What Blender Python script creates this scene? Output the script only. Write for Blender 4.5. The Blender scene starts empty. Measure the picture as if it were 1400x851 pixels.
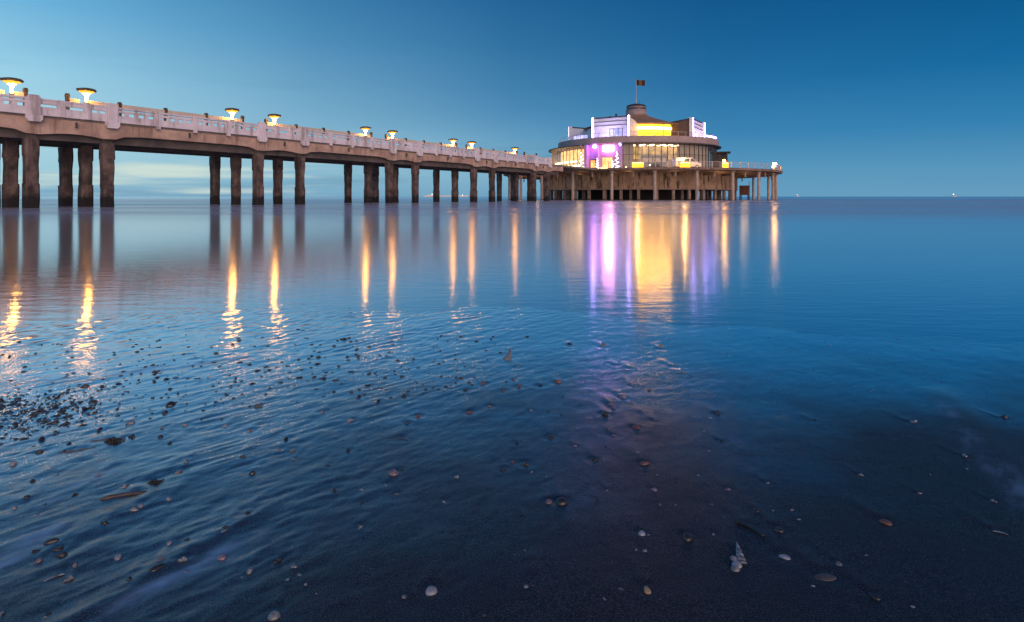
import bpy, bmesh, math, random
import numpy as np
from mathutils import Vector, Matrix

random.seed(7)
PI = math.pi
R = math.radians
scene = bpy.context.scene
COL = scene.collection

# ------------------------------------------------------------------ helpers
class MB:
    """collects shapes for ONE mesh object"""
    def __init__(s):
        s.v, s.f = [], []
    def add(s, vs, fs):
        b = len(s.v)
        s.v.extend([tuple(p) for p in vs])
        s.f.extend([tuple(b + i for i in f) for f in fs])
        return s
    def box(s, x0, x1, y0, y1, z0, z1):
        vs = [(x0,y0,z0),(x1,y0,z0),(x1,y1,z0),(x0,y1,z0),(x0,y0,z1),(x1,y0,z1),(x1,y1,z1),(x0,y1,z1)]
        return s.add(vs, [(0,3,2,1),(4,5,6,7),(0,1,5,4),(1,2,6,5),(2,3,7,6),(3,0,4,7)])
    def prism_y(s, pts, y0, y1):
        """polygon in (x,z) extruded along y"""
        n = len(pts)
        vs = [(x,y0,z) for x,z in pts] + [(x,y1,z) for x,z in pts]
        fs = [tuple(range(n)), tuple(range(2*n-1, n-1, -1))]
        fs += [(i, n+i, n+(i+1)%n, (i+1)%n) for i in range(n)]
        return s.add(vs, fs)
    def prism_x(s, pts, x0, x1):
        n = len(pts)
        vs = [(x0,y,z) for y,z in pts] + [(x1,y,z) for y,z in pts]
        fs = [tuple(range(n)), tuple(range(2*n-1, n-1, -1))]
        fs += [(i, n+i, n+(i+1)%n, (i+1)%n) for i in range(n)]
        return s.add(vs, fs)
    def prism_z(s, pts, z0, z1):
        n = len(pts)
        vs = [(x,y,z0) for x,y in pts] + [(x,y,z1) for x,y in pts]
        fs = [tuple(range(n-1,-1,-1)), tuple(range(n, 2*n))]
        fs += [(i, (i+1)%n, n+(i+1)%n, n+i) for i in range(n)]
        return s.add(vs, fs)
    def tube(s, p0, p1, r0, r1=None, n=10, cap=True):
        r1 = r0 if r1 is None else r1
        p0, p1 = Vector(p0), Vector(p1)
        d = (p1-p0).normalized()
        a = d.orthogonal().normalized(); b = d.cross(a)
        vs = [p0 + (a*math.cos(2*PI*i/n) + b*math.sin(2*PI*i/n))*r0 for i in range(n)]
        vs += [p1 + (a*math.cos(2*PI*i/n) + b*math.sin(2*PI*i/n))*r1 for i in range(n)]
        fs = [(i,(i+1)%n,n+(i+1)%n,n+i) for i in range(n)]
        if cap: fs += [tuple(range(n-1,-1,-1)), tuple(range(n,2*n))]
        return s.add(vs, fs)
    def lathe(s, prof, n=48, c=(0,0), a0=0.0, a1=2*PI):
        """profile of (r,z) turned about z; a full turn or an arc"""
        full = abs(a1-a0-2*PI) < 1e-6
        m = n if full else n+1
        vs, fs = [], []
        for i in range(m):
            a = a0 + (a1-a0)*i/n
            for r, z in prof:
                vs.append((c[0]+r*math.cos(a), c[1]+r*math.sin(a), z))
        k = len(prof)
        for i in range(n):
            i2 = (i+1) % m
            for j in range(k-1):
                fs.append((i*k+j, i2*k+j, i2*k+j+1, i*k+j+1))
        return s.add(vs, fs)
    def ring(s, r0, r1, z0, z1, n=96, a0=0.0, a1=2*PI, c=(0,0)):
        s.lathe([(r0,z0),(r1,z0),(r1,z1),(r0,z1),(r0,z0)], n, c, a0, a1)
        if abs(a1-a0-2*PI) > 1e-6:
            for a in (a0, a1):
                ca, sa = math.cos(a), math.sin(a)
                q = [(c[0]+r*ca, c[1]+r*sa, z) for r, z in ((r0,z0),(r1,z0),(r1,z1),(r0,z1))]
                s.add(q, [(0,1,2,3)])
        return s
    def build(s, name, mat, parent=None, smooth=False, bevel=0):
        me = bpy.data.meshes.new(name)
        me.from_pydata(s.v, [], s.f)
        bm = bmesh.new(); bm.from_mesh(me)
        bmesh.ops.recalc_face_normals(bm, faces=bm.faces)
        bm.to_mesh(me); bm.free()
        me.materials.append(mat)
        if smooth:
            me.polygons.foreach_set('use_smooth', [True]*len(me.polygons))
        o = bpy.data.objects.new(name, me); COL.objects.link(o)
        if parent: o.parent = parent
        if bevel:
            b = o.modifiers.new('edge', 'BEVEL'); b.width = bevel; b.segments = 1; b.limit_method = 'ANGLE'
        return o

def tag(o, label=None, cat=None, group=None, kind=None):
    if label: o['label'] = label
    if cat: o['category'] = cat
    if group: o['group'] = group
    if kind: o['kind'] = kind
    return o

def empty(name, loc=(0,0,0), rz=0.0):
    o = bpy.data.objects.new(name, None); COL.objects.link(o)
    o.location = loc; o.rotation_euler = (0,0,rz); o.empty_display_size = 0.3
    return o

def copy_tree(o, parent=None):
    c = o.copy(); COL.objects.link(c)
    if parent is not None: c.parent = parent
    for ch in [x for x in bpy.data.objects if x.parent == o]:
        copy_tree(ch, c)
    return c

def copy_part(o, parent, loc=(0,0,0), rz=0.0):
    c = o.copy(); COL.objects.link(c); c.parent = parent
    c.location = loc; c.rotation_euler = (0,0,rz)
    return c

# ------------------------------------------------------------------ materials
def srgb(r, g, b):
    f = lambda c: (c/255/12.92) if c/255 <= 0.04045 else ((c/255+0.055)/1.055)**2.4
    return (f(r), f(g), f(b), 1)

def newmat(name):
    m = bpy.data.materials.new(name); m.use_nodes = True
    nt = m.node_tree; nt.nodes.clear()
    out = nt.nodes.new('ShaderNodeOutputMaterial')
    return m, nt, out

def N(nt, t, **kw):
    n = nt.nodes.new('ShaderNode'+t)
    for k, v in kw.items():
        if hasattr(n, k) and not k.startswith('i_'): setattr(n, k, v)
    return n

def noise(nt, scale=(1,1,1), detail=5, rough=0.6, rot=0.0):
    g = N(nt, 'NewGeometry'); mp = N(nt, 'Mapping')
    mp.inputs['Scale'].default_value = scale; mp.inputs['Rotation'].default_value = (0,0,rot)
    nt.links.new(g.outputs['Position'], mp.inputs['Vector'])
    t = N(nt, 'TexNoise'); t.inputs['Scale'].default_value = 1; t.inputs['Detail'].default_value = detail
    t.inputs['Roughness'].default_value = rough
    nt.links.new(mp.outputs['Vector'], t.inputs['Vector'])
    return t.outputs['Fac']

def ramp(nt, fac, stops):
    r = N(nt, 'ValToRGB'); el = r.color_ramp.elements
    while len(el) < len(stops): el.new(0.5)
    for e, (p, c) in zip(el, stops):
        e.position = p; e.color = c if len(c) == 4 else (*c, 1)
    nt.links.new(fac, r.inputs['Fac'])
    return r.outputs['Color']

def mixc(nt, fac, a, b, mode='MIX'):
    m = N(nt, 'Mix', data_type='RGBA', blend_type=mode)
    for sock, v in ((m.inputs[0], fac), (m.inputs[6], a), (m.inputs[7], b)):
        if isinstance(v, (int, float)): sock.default_value = v
        elif isinstance(v, tuple): sock.default_value = v if len(v) == 4 else (*v, 1)
        else: nt.links.new(v, sock)
    return m.outputs[2]

def math_(nt, op, a, b=0.0, c=None, clamp=False):
    m = N(nt, 'Math', operation=op); m.use_clamp = clamp
    for i, v in enumerate((a, b) if c is None else (a, b, c)):
        if isinstance(v, (int, float)): m.inputs[i].default_value = v
        else: nt.links.new(v, m.inputs[i])
    return m.outputs[0]

def maprange(nt, v, a, b, c, d, smooth=True):
    m = N(nt, 'MapRange'); m.interpolation_type = 'SMOOTHSTEP' if smooth else 'LINEAR'
    nt.links.new(v, m.inputs[0])
    for i, x in enumerate((a, b, c, d)): m.inputs[1+i].default_value = x
    return m.outputs[0]

def mirror_factor(nt, power, floor):
    """how much a wet surface reflects, rising towards grazing view"""
    ge = N(nt, 'NewGeometry'); dt = N(nt, 'VectorMath', operation='DOT_PRODUCT')
    nt.links.new(ge.outputs['Normal'], dt.inputs[0]); nt.links.new(ge.outputs['Incoming'], dt.inputs[1])
    p = math_(nt, 'POWER', math_(nt, 'SUBTRACT', 1.0, math_(nt, 'ABSOLUTE', dt.outputs['Value']), clamp=True), power)
    return math_(nt, 'MULTIPLY_ADD', p, 1.0-floor, floor, clamp=True)

def posz(nt):
    g = N(nt, 'NewGeometry'); s = N(nt, 'SeparateXYZ')
    nt.links.new(g.outputs['Position'], s.inputs[0]); return s.outputs

def pbr(name, c1, c2=None, rough=0.7, scale=1.5, vscale=None, bump=0.0, metallic=0.0, coat=0.0, streak=0.0, streak_col=(0.04,0.035,0.03), tide=None, spec=0.5):
    m, nt, out = newmat(name)
    b = N(nt, 'BsdfPrincipled'); nt.links.new(b.outputs[0], out.inputs[0])
    c2 = c2 or tuple(x*0.75 for x in c1)
    f = noise(nt, vscale or (scale,)*3, 6, 0.65)
    col = ramp(nt, f, [(0.32, c2), (0.68, c1)])
    if streak:
        s = noise(nt, (1.5, 1.5, 0.22), 6, 0.72)
        sf = maprange(nt, s, 0.48, 0.64, 0, streak)
        col = mixc(nt, sf, col, streak_col)
    if tide:
        z = posz(nt)[2]
        zz = math_(nt, 'ADD', z, math_(nt, 'MULTIPLY', noise(nt, (1.7,1.7,1.1), 5, 0.7), tide[1]))
        tf = maprange(nt, zz, tide[0], tide[0]+0.35, 1, 0)
        col = mixc(nt, tf, col, tide[2])
    nt.links.new(col, b.inputs['Base Color'])
    b.inputs['Roughness'].default_value = rough; b.inputs['Metallic'].default_value = metallic
    b.inputs['Coat Weight'].default_value = coat
    b.inputs['Specular IOR Level'].default_value = spec
    if bump:
        bp = N(nt, 'Bump'); bp.inputs['Strength'].default_value = 1; bp.inputs['Distance'].default_value = bump
        nt.links.new(noise(nt, (scale*6,)*3, 6, 0.7), bp.inputs['Height']); nt.links.new(bp.outputs[0], b.inputs['Normal'])
    return m

def emit(name, col, strength, col2=None, scale=(1,1,1)):
    m, nt, out = newmat(name)
    e = N(nt, 'Emission'); e.inputs[1].default_value = strength
    if col2:
        nt.links.new(ramp(nt, noise(nt, scale, 3, 0.6), [(0.38, col2), (0.62, col)]), e.inputs[0])
    else:
        e.inputs[0].default_value = (*col, 1)
    nt.links.new(e.outputs[0], out.inputs[0])
    return m

def glass(name, tint=(0.9,0.93,0.95), refl=0.9):
    m, nt, out = newmat(name)
    t = N(nt, 'BsdfTransparent'); t.inputs[0].default_value = (*tint, 1)
    g = N(nt, 'BsdfGlossy'); g.inputs['Roughness'].default_value = 0.03; g.inputs[0].default_value = (refl,refl,refl,1)
    ge = N(nt, 'NewGeometry'); dt = N(nt, 'VectorMath', operation='DOT_PRODUCT')
    nt.links.new(ge.outputs['Normal'], dt.inputs[0]); nt.links.new(ge.outputs['Incoming'], dt.inputs[1])
    gr = math_(nt, 'POWER', math_(nt, 'SUBTRACT', 1.0, math_(nt, 'ABSOLUTE', dt.outputs['Value'])), 5.0)
    x = N(nt, 'MixShader')
    nt.links.new(math_(nt, 'MULTIPLY_ADD', gr, 0.85, 0.06, clamp=True), x.inputs[0])
    nt.links.new(t.outputs[0], x.inputs[1]); nt.links.new(g.outputs[0], x.inputs[2]); nt.links.new(x.outputs[0], out.inputs[0])
    return m

M = {}
M['parapet'] = pbr('white painted concrete', (0.76,0.73,0.80), (0.57,0.53,0.59), 0.75, 0.9, streak=0.6, streak_col=(0.20,0.155,0.14), bump=0.004)
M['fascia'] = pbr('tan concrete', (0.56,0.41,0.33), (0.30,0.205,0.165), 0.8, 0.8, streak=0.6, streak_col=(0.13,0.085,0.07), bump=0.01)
M['soffit'] = pbr('dark concrete', (0.13,0.11,0.10), (0.055,0.05,0.05), 0.85, 0.8, bump=0.01)  # undersides, girders and cross beams, darker than the edge beams
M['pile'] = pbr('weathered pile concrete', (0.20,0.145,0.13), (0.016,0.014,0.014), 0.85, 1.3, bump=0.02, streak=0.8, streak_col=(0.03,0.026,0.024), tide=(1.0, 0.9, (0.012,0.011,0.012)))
M['deck'] = pbr('deck boards', (0.22,0.19,0.17), (0.15,0.13,0.12), 0.8, 1.2)
M['windbreak'] = pbr('pale painted boards', (0.62,0.58,0.50), (0.5,0.46,0.40), 0.6, 1.5)
M['darkwood'] = pbr('dark timber', (0.10,0.08,0.06), (0.05,0.04,0.035), 0.7, 2)
M['cap'] = pbr('dark bronze metal', (0.09,0.075,0.045), (0.05,0.045,0.035), 0.5, 3)
M['lamp'] = emit('warm lamp glass', (1.0,0.40,0.06), 66)
M['lamp_glow'] = emit('golden lamp glow', (1.0,0.40,0.04), 2.0)
M['lamp_post'] = pbr('pale lamp post', (0.6,0.5,0.36), None, 0.6)
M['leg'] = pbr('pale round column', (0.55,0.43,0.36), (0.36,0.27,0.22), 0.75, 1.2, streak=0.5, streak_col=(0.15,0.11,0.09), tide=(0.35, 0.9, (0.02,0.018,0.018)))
M['drum'] = pbr('stained drum concrete', (0.46,0.32,0.23), (0.22,0.15,0.105), 0.85, 0.45, streak=1.0, streak_col=(0.03,0.026,0.018), bump=0.01)
M['footing'] = pbr('footing concrete', (0.34,0.25,0.22), (0.16,0.12,0.11), 0.85, 1.2, tide=(0.4, 0.9, (0.015,0.014,0.014)))
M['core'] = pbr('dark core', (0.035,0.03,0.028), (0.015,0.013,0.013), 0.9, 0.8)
M['platform'] = pbr('platform slab', (0.34,0.22,0.16), (0.20,0.13,0.10), 0.8, 0.6, streak=0.6)
M['band'] = pbr('lilac grey render', (0.36,0.29,0.30), (0.26,0.205,0.215), 0.75, 0.6, streak=0.3, streak_col=(0.24,0.18,0.19))
M['white'] = pbr('white wall paint', (0.78,0.76,0.80), (0.66,0.64,0.70), 0.6, 0.7)
M['roof'] = pbr('brown roof felt', (0.38,0.225,0.13), (0.24,0.145,0.09), 0.75, 0.7)
M['roofdark'] = pbr('dark roof sheet', (0.055,0.05,0.055), (0.035,0.032,0.036), 0.5, 1)
M['wingside'] = pbr('dark brown cladding', (0.11,0.075,0.06), (0.07,0.05,0.042), 0.7, 0.9)
M['frame'] = pbr('dark window frame', (0.07,0.06,0.055), None, 0.5)
M['pframe'] = pbr('pale window frame', (0.5,0.42,0.36), None, 0.5)
M['rail'] = pbr('pale railing paint', (0.62,0.52,0.44), (0.5,0.4,0.33), 0.6)
M['glass'] = glass('clear glass')
M['interior'] = pbr('warm interior wall', (0.55,0.42,0.28), (0.42,0.31,0.2), 0.8, 0.5)
M['curtain'] = pbr('pale curtain', (0.6,0.5,0.38), (0.42,0.33,0.24), 0.9, vscale=(3,3,0.1))
M['screen'] = pbr('grey room divider', (0.10,0.10,0.11), (0.06,0.06,0.07), 0.7, 2)
M['yellow'] = emit('yellow lit window', (1.0,0.42,0.02), 5.5, (1.0,0.28,0.008), (0.5,0.5,2.0))
M['yellow_hot'] = emit('yellow strip light', (1.0,0.50,0.08), 22)
M['amber'] = emit('amber room glow', (1.0,0.52,0.20), 2.2, (0.8,0.26,0.07), (0.9,0.9,0.7))
M['amber_dim'] = emit('dim room glow', (0.95,0.50,0.14), 1.0, (0.30,0.17,0.06), (0.5,0.5,0.6))
M['bulb'] = emit('warm bulb', (1.0,0.72,0.36), 14)
M['violet'] = emit('violet led', (0.45,0.32,1.0), 22)
M['violet_soft'] = emit('violet lit pane', (0.72,0.66,1.0), 1.5, (0.35,0.35,0.8), (0.8,0.8,0.8))
M['pink'] = emit('pink sign light', (1.0,0.34,0.9), 34)
M['purple'] = emit('purple lamp', (0.55,0.2,1.0), 34)
M['magenta_wall'] = pbr('lilac entrance wall', (0.48,0.30,0.52), (0.38,0.23,0.42), 0.7, 0.8)
M['orange_box'] = emit('orange glow', (1.0,0.50,0.10), 13)
M['tree_light'] = emit('cold string light', (0.85,0.92,1.0), 7)
M['fir'] = pbr('fir needles', (0.03,0.05,0.03), None, 0.9)
M['van'] = pbr('white van paint', (0.75,0.72,0.70), None, 0.35, coat=0.4)
M['black'] = pbr('black rubber', (0.02,0.02,0.02), None, 0.7)
M['darkglass'] = pbr('dark car glass', (0.02,0.025,0.03), None, 0.1)
M['steel'] = pbr('grey steel', (0.35,0.33,0.32), None, 0.4, metallic=0.6)
M['rust'] = pbr('rusty steel', (0.22,0.09,0.055), (0.10,0.05,0.04), 0.85, 1.5, streak=0.6)
M['flag_black'] = pbr('black flag cloth', (0.012,0.012,0.014), None, 0.85)
M['flag_yellow'] = pbr('yellow flag cloth', (0.16,0.085,0.012), None, 0.85)
M['flag_red'] = pbr('red flag cloth', (0.05,0.008,0.008), None, 0.85)
M['hull'] = pbr('pale ship hull', (0.6,0.55,0.52), None, 0.6)
M['shiplight'] = emit('ship light', (1.0,0.88,0.7), 5)

# ------------------------------------------------------------------ camera and frame
HC = 0.69
cam_d = bpy.data.cameras.new('camera'); cam = bpy.data.objects.new('camera', cam_d); COL.objects.link(cam)
cam.location = (0, 0, HC); cam.rotation_euler = (R(90), 0, 0)
cam_d.sensor_width = 36; cam_d.lens = 36*800/1400
cam_d.shift_y = -(425.5-269.0)/1400
cam_d.clip_start = 0.05; cam_d.clip_end = 60000
scene.camera = cam

def ground_pt(px, py, z=0.02):
    """where a pixel's ray meets level z"""
    d = (HC-z)*800/(py-269.0)
    return ((px-700)/800*d, d)

# ------------------------------------------------------------------ numpy noise
def _hash(ix, iy, seed):
    n = (ix.astype(np.int64)*374761393 + iy.astype(np.int64)*668265263 + seed*982451653) & 0x7fffffff
    n = ((n ^ (n >> 13))*1274126177) & 0x7fffffff
    return ((n ^ (n >> 16)) & 0xffff)/65535.0
def vnoise(x, y, seed=0):
    ix, iy = np.floor(x), np.floor(y); fx, fy = x-ix, y-iy
    fx = fx*fx*fx*(fx*(fx*6-15)+10); fy = fy*fy*fy*(fy*(fy*6-15)+10)
    ix = ix.astype(np.int64); iy = iy.astype(np.int64)
    a = _hash(ix,iy,seed); b = _hash(ix+1,iy,seed); c = _hash(ix,iy+1,seed); d = _hash(ix+1,iy+1,seed)
    return (a+(b-a)*fx)*(1-fy)+(c+(d-c)*fx)*fy
def fbm(x, y, seed=0, oct=4, gain=0.5):
    t = np.zeros_like(x); a = 1.0; s = 0.0
    for k in range(oct):
        t += a*vnoise(x*2**k+k*17.3, y*2**k-k*9.1, seed+k); s += a; a *= gain
    return t/s
def sstep(a, b, x):
    t = np.clip((x-a)/(b-a), 0, 1); return t*t*(3-2*t)

EA, EB = math.cos(R(47)), math.sin(R(47))     # direction in which the ebb has combed the sand
SCOURS = []                                   # (x, y, size) filled from the shell list

def height(x, y):
    s = y - 0.18*np.minimum(x, 0) + 0.42*np.maximum(x, 0) - 0.05*np.maximum(x-2, 0)
    base = 0.036 - 0.0098*s
    base = np.where(s > 9, -0.052 - 0.004*(s-9), base)
    base = np.maximum(base, -0.5)
    base = np.where(s < 0, 0.036 - 0.012*s, base)
    a = x*EA + y*EB; b = -x*EB + y*EA
    warp = fbm(x*1.3, y*1.3, 31, 2)*0.5
    left = sstep(0.35, -0.75, x - 0.12*(y-1))*0.85 + 0.15*sstep(1.4, 0.2, x)
    left = left*sstep(14, 6, y)
    r1 = 1-np.abs(2*fbm(a*4.6+3, (b+warp*0.10)*21, 5, 3)-1)
    gate = sstep(0.40, 0.68, fbm(a*2.6, b*5.0, 71, 3))
    r2 = 1-np.abs(2*fbm(a*14, (b+warp*0.1)*55, 11, 2)-1)
    r3 = fbm(a*1.0, b*4.5, 21, 3)
    med = fbm(x*1.4, y*1.4, 41, 3)
    h = base + left*(0.0030*(r1-0.62)*(0.12+1.0*gate) + 0.0008*(r2-0.6)) + (0.22+0.78*left)*0.0024*(r3-0.5) + 0.006*(med-0.5)
    h = h + 0.0027*(fbm(a*18, b*30, 51, 3)-0.5)*(0.35+left)
    # low ridges left by the backwash
    for (xa, ya, xb, yb, wd, am) in ((-0.70,0.90,-0.55,1.20,0.028,0.0045),(1.50,2.05,1.13,1.25,0.06,0.0035),(-0.86,1.12,-0.72,1.5,0.03,0.003)):
        L = math.hypot(xb-xa, yb-ya); ux, uy = (xb-xa)/L, (yb-ya)/L
        t = (x-xa)*ux+(y-ya)*uy; v = -(x-xa)*uy+(y-ya)*ux + 0.03*(fbm(x*6, y*6, 81, 2)-0.5)
        h = h + am*np.exp(-(v/wd)**2)*sstep(-0.12, 0.08, t)*sstep(L+0.15, L-0.08, t)
    # low shell-grit bank at the left
    bank = np.exp(-(((a+0.42)/0.62)**2 + ((b-2.32)/0.17)**2))
    h = h + bank*(0.012 + 0.014*(fbm(x*26, y*26, 61, 3)-0.5))
    return h

# ------------------------------------------------------------------ things lying on the sand (photo positions -> ground)
def Z4(x, y): return (x/2.828, 550+y/2.828)
def Z5(x, y): return (470+x/2.828, 550+y/2.828)
def Z6(x, y): return (930+x/2.828, 550+y/2.828)
def Z2(x, y): return (470+x/2.934, 270+y/2.934)
# kind, px, py, width px, turn, label or None
BIG = []
def big(kind, p, w, rot, label, name=None, cat=None):
    BIG.append((kind, p[0], p[1], w, rot, label, name or kind, cat or 'shell'))
big('razor', Z6(268,491), 31, -1.0, 'long curved black razor shell lying above the white pointed shell', 'razor_shell')
big('whelk', Z6(228,594), 22, 1.45, 'white pointed spiral shell standing out brightest on the dark sand', 'spiral_shell')
big('cockle_pale', Z6(206,607), 10, 0.4, 'lilac shell half tucked against the left of the white pointed shell', 'cockle_shell')
big('cockle_blue', Z6(219,631), 13, -0.5, 'bluish shell fragment directly under the white pointed shell', 'shell_fragment')
big('cockle_pale', Z6(212,647), 12, 0.2, 'mauve shell at the bottom of the white pointed shell cluster', 'cockle_shell')
big('mussel_brown', Z6(793,466), 16, 2.6, 'reddish brown mussel shell alone on bare sand at the right', 'mussel_shell')
big('mussel', Z6(750,752), 15, 2.3, 'black mussel shell nearest the bottom right corner', 'mussel_shell')
big('mussel_pale', Z6(403,600), 15, 2.8, 'dark mussel with pale streak right of the white pointed shell', 'mussel_shell')
big('mussel', Z6(380,496), 14, 3.0, 'glossy black shell with bright specks right of the razor shell', 'mussel_shell')
big('cockle_dark', Z6(28,527), 14, 0.6, 'open black cockle with pale rim left of the white pointed shell', 'cockle_shell')
big('mound', Z6(560,677), 30, 0.1, 'low smooth pale mound of wet sand near the bottom right', 'sand_mound', 'sand mound')
big('cockle_tan', Z5(1172,727), 15, 1.7, 'tan teardrop shell at the bottom centre right of the photo', 'cockle_shell')
big('cockle_grey', Z5(338,733), 16, 0.4, 'blue grey rounded clam with ridge at the bottom centre', 'clam_shell')
big('cockle_dark', Z5(842,388), 15, 0.2, 'large round black cockle in the middle of the sand with scoured hollow', 'cockle_shell')
big('cockle_pink', Z5(792,387), 9, 0.5, 'pinkish shell just left of the large round black cockle', 'cockle_shell')
big('mussel', Z5(732,702), 12, 0.9, 'black mussel with a tiny white shell at its lower left', 'mussel_shell')
big('cockle_pale', Z5(704,716), 7, 0.4, 'tiny white shell touching the lower left of a black mussel', 'cockle_shell')
big('mussel', Z5(730,632), 10, 1.2, 'upper of two black mussels in line at the bottom centre', 'mussel_shell')
big('cockle_pink', Z5(192,276), 13, 0.1, 'pinkish white shell in a pair left of centre', 'cockle_shell')
big('mussel_brown', Z5(1163,238), 13, 0.1, 'rust brown shell below the pavilion reflection', 'mussel_shell')
big('cockle_blue', Z5(1152,510), 10, 0.1, 'rounded bluish white shell above two white specks', 'cockle_shell')
big('mussel', Z4(200,538), 18, 0.2, 'dark oval mussel on the rippled sand at the left', 'mussel_shell')
big('mussel', Z4(605,642), 20, 0.7, 'dark slanted mussel with a white shell at its upper end', 'mussel_shell')
big('cockle_pale', Z4(620,610), 11, 0.2, 'white shell at the upper end of the slanted mussel', 'cockle_shell')
big('cockle_pink', Z4(858,602), 11, 0.2, 'pink violet shell on the pale scour streak', 'cockle_shell')
big('cockle_pale', Z4(1060,830), 16, 0.4, 'pale round clam cut close to the bottom edge left of centre', 'clam_shell')
big('razor_pale', Z4(210,680), 19, 0.8, 'pale curved razor shell fragment at the lower left', 'razor_shell')
big('razor_pale', Z6(1237,506), 14, -0.6, 'thin grey razor shell near the right edge', 'razor_shell')
big('stick', Z4(297,188), 37, 0.48, 'dark straight driftwood stick lying on the rippled sand', 'driftwood_stick', 'driftwood')
big('stick_pale', Z4(392,148), 36, 0.42, 'paler driftwood stick continuing the line of the dark stick', 'driftwood_stick', 'driftwood')
big('weed', Z4(440,152), 22, 0.2, 'dark seaweed clump beside the paler driftwood stick', 'seaweed_clump', 'seaweed')
big('log', Z4(495,362), 58, 0.30, 'thick brown driftwood branch with pale blunt end', 'driftwood_branch', 'driftwood')
big('weed', Z4(600,312), 18, 0.1, 'dark seaweed clump above the end of the thick driftwood branch', 'seaweed_clump', 'seaweed')
big('stick_pale', Z5(213,142), 27, -0.35, 'short twig with weed strands in the middle distance', 'twig', 'driftwood')
big('whelk', Z2(662,640), 10, 1.3, 'white ruffled shell standing above the other shells in the middle distance', 'spiral_shell')

SMALL_RAW = []
def small(zf, rows):
    for r in rows:
        x, y = zf(r[1], r[2]); SMALL_RAW.append((r[0], x, y, r[3]/2.828))
# d dark, p pale, b brown, k pink
small(Z4, [('p',455,600,35),('p',707,608,40),('d',960,430,35),('d',875,483,30),('p',865,500,26),('d',975,275,25),('d',940,212,24),('p',1055,212,24),('d',1103,145,34),
 ('d',995,18,30),('d',1293,345,30),('p',965,655,44),('p',935,678,18),('d',1075,615,30),('p',1135,637,28),('d',1132,660,18),('p',1110,686,22),('p',1157,668,24),
 ('d',725,533,22),('d',407,465,30),('p',655,375,25),('p',720,228,30),('p',690,270,35),('k',295,630,35),('p',515,415,36),('p',545,403,24),('p',140,437,25),('d',290,360,26),
 ('d',160,145,40),('d',155,188,35),('d',265,162,22),('p',50,240,50),('p',720,655,28),('p',270,685,45),('d',500,685,36),('k',150,612,30),('d',240,590,45),('d',225,565,40),('d',145,575,40),
 ('p',60,410,40),('d',105,367,24),('d',180,395,22),('p',215,283,24),('p',380,283,36),('d',125,305,36),('p',655,545,20),('p',1250,40,30),('p',965,112,30),('p',710,90,26),('p',870,92,26),
 ('d',620,135,20),('p',625,100,24),('d',780,65,20),('d',510,135,28),('d',655,160,20),('p',1075,185,18),('p',1133,188,24),('d',1265,247,24),('p',1247,282,16),('p',1135,222,18),
 ('p',1182,705,14),('p',1222,740,12),('d',185,815,26),('p',175,835,20),('p',10,818,26),('p',505,80,34),('d',640,40,34),('d',390,105,30),('d',330,30,34),('p',480,325,28),('d',660,10,40)])
small(Z5, [('p',565,17,22),('b',485,40,30),('b',285,55,28),('p',725,33,22),('d',1010,45,28),('k',1040,20,30),('p',1025,52,18),('k',1155,40,20),('k',1205,70,22),('b',1130,98,34),('b',1045,130,25),
 ('k',895,100,16),('b',1020,105,16),('d',668,157,24),('d',800,135,30),('d',15,187,26),('k',895,170,20),('d',970,224,28),('p',1002,221,16),('d',703,240,35),('b',653,233,22),('d',616,262,26),('d',228,262,20),
 ('p',165,324,24),('p',437,290,20),('p',728,272,16),('p',782,289,14),('p',388,386,22),('p',1017,344,18),('k',1200,340,24),('p',1224,397,16),('p',1283,398,14),('d',688,455,18),('p',65,485,24),
 ('p',1163,576,18),('p',1131,573,14),('p',1070,722,22),('p',1007,762,18),('d',545,825,22),('p',235,752,22),('p',205,357,18),('d',68,390,18),('d',75,525,16),('p',702,573,12),('d',660,593,14),('d',980,378,18),
 ('p',1178,513,12),('p',925,637,10),('b',1118,5,16),('p',68,340,16),('d',790,35,14),('d',842,50,14),('p',25,73,40),('d',245,80,22),('p',1135,195,14),('p',1170,200,14),('p',1213,282,14)])
small(Z6, [('d',145,43,26),('p',117,62,14),('p',92,113,12),('d',520,68,18),('p',900,75,48),('d',1255,58,24),('d',160,150,24),('p',110,190,12),('p',1100,208,24),('p',337,314,22),('k',187,339,24),
 ('k',122,396,16),('d',295,420,20),('p',435,418,24),('p',460,454,18),('p',130,512,20),('p',927,354,22),('p',613,627,26),('p',720,593,15),('p',900,792,20),('p',70,283,16),('p',700,283,20),('p',1108,258,14),
 ('p',513,710,16),('p',358,420,12),('p',1210,382,24),('p',968,280,14),('d',98,313,14)])
small(Z2, [('p',1165,752,34),('b',1325,672,26),('p',1275,598,34),('p',1230,712,16),('p',1275,712,14),('d',905,588,26),('b',855,740,28),('b',700,760,28),('b',560,748,34),('d',490,772,32),('b',640,775,22),('d',785,755,26),
 ('d',100,755,26),('d',135,820,26),('d',240,798,22),('d',60,800,22),('p',1090,665,18),('p',1095,725,16),('p',1150,678,18),('k',1040,592,26),('k',1120,800,26),('k',1075,830,30),('d',585,835,22),('b',680,730,18),('d',735,560,14),('d',590,570,14),('p',700,677,24),
 ('p',1360,702,18),('b',965,740,14),('d',1225,775,14),('d',880,798,12)])
SCREEN_SMALL = [(k, x, y, w) for k, x, y, w in SMALL_RAW]

for _, px, py, w, *_r in BIG:
    gx, gy = ground_pt(px, py); SCOURS.append((gx, gy, w*gy/800))
for k, px, py, w in SCREEN_SMALL:
    if w > 6:
        gx, gy = ground_pt(px, py); SCOURS.append((gx, gy, w*gy/800))

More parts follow.
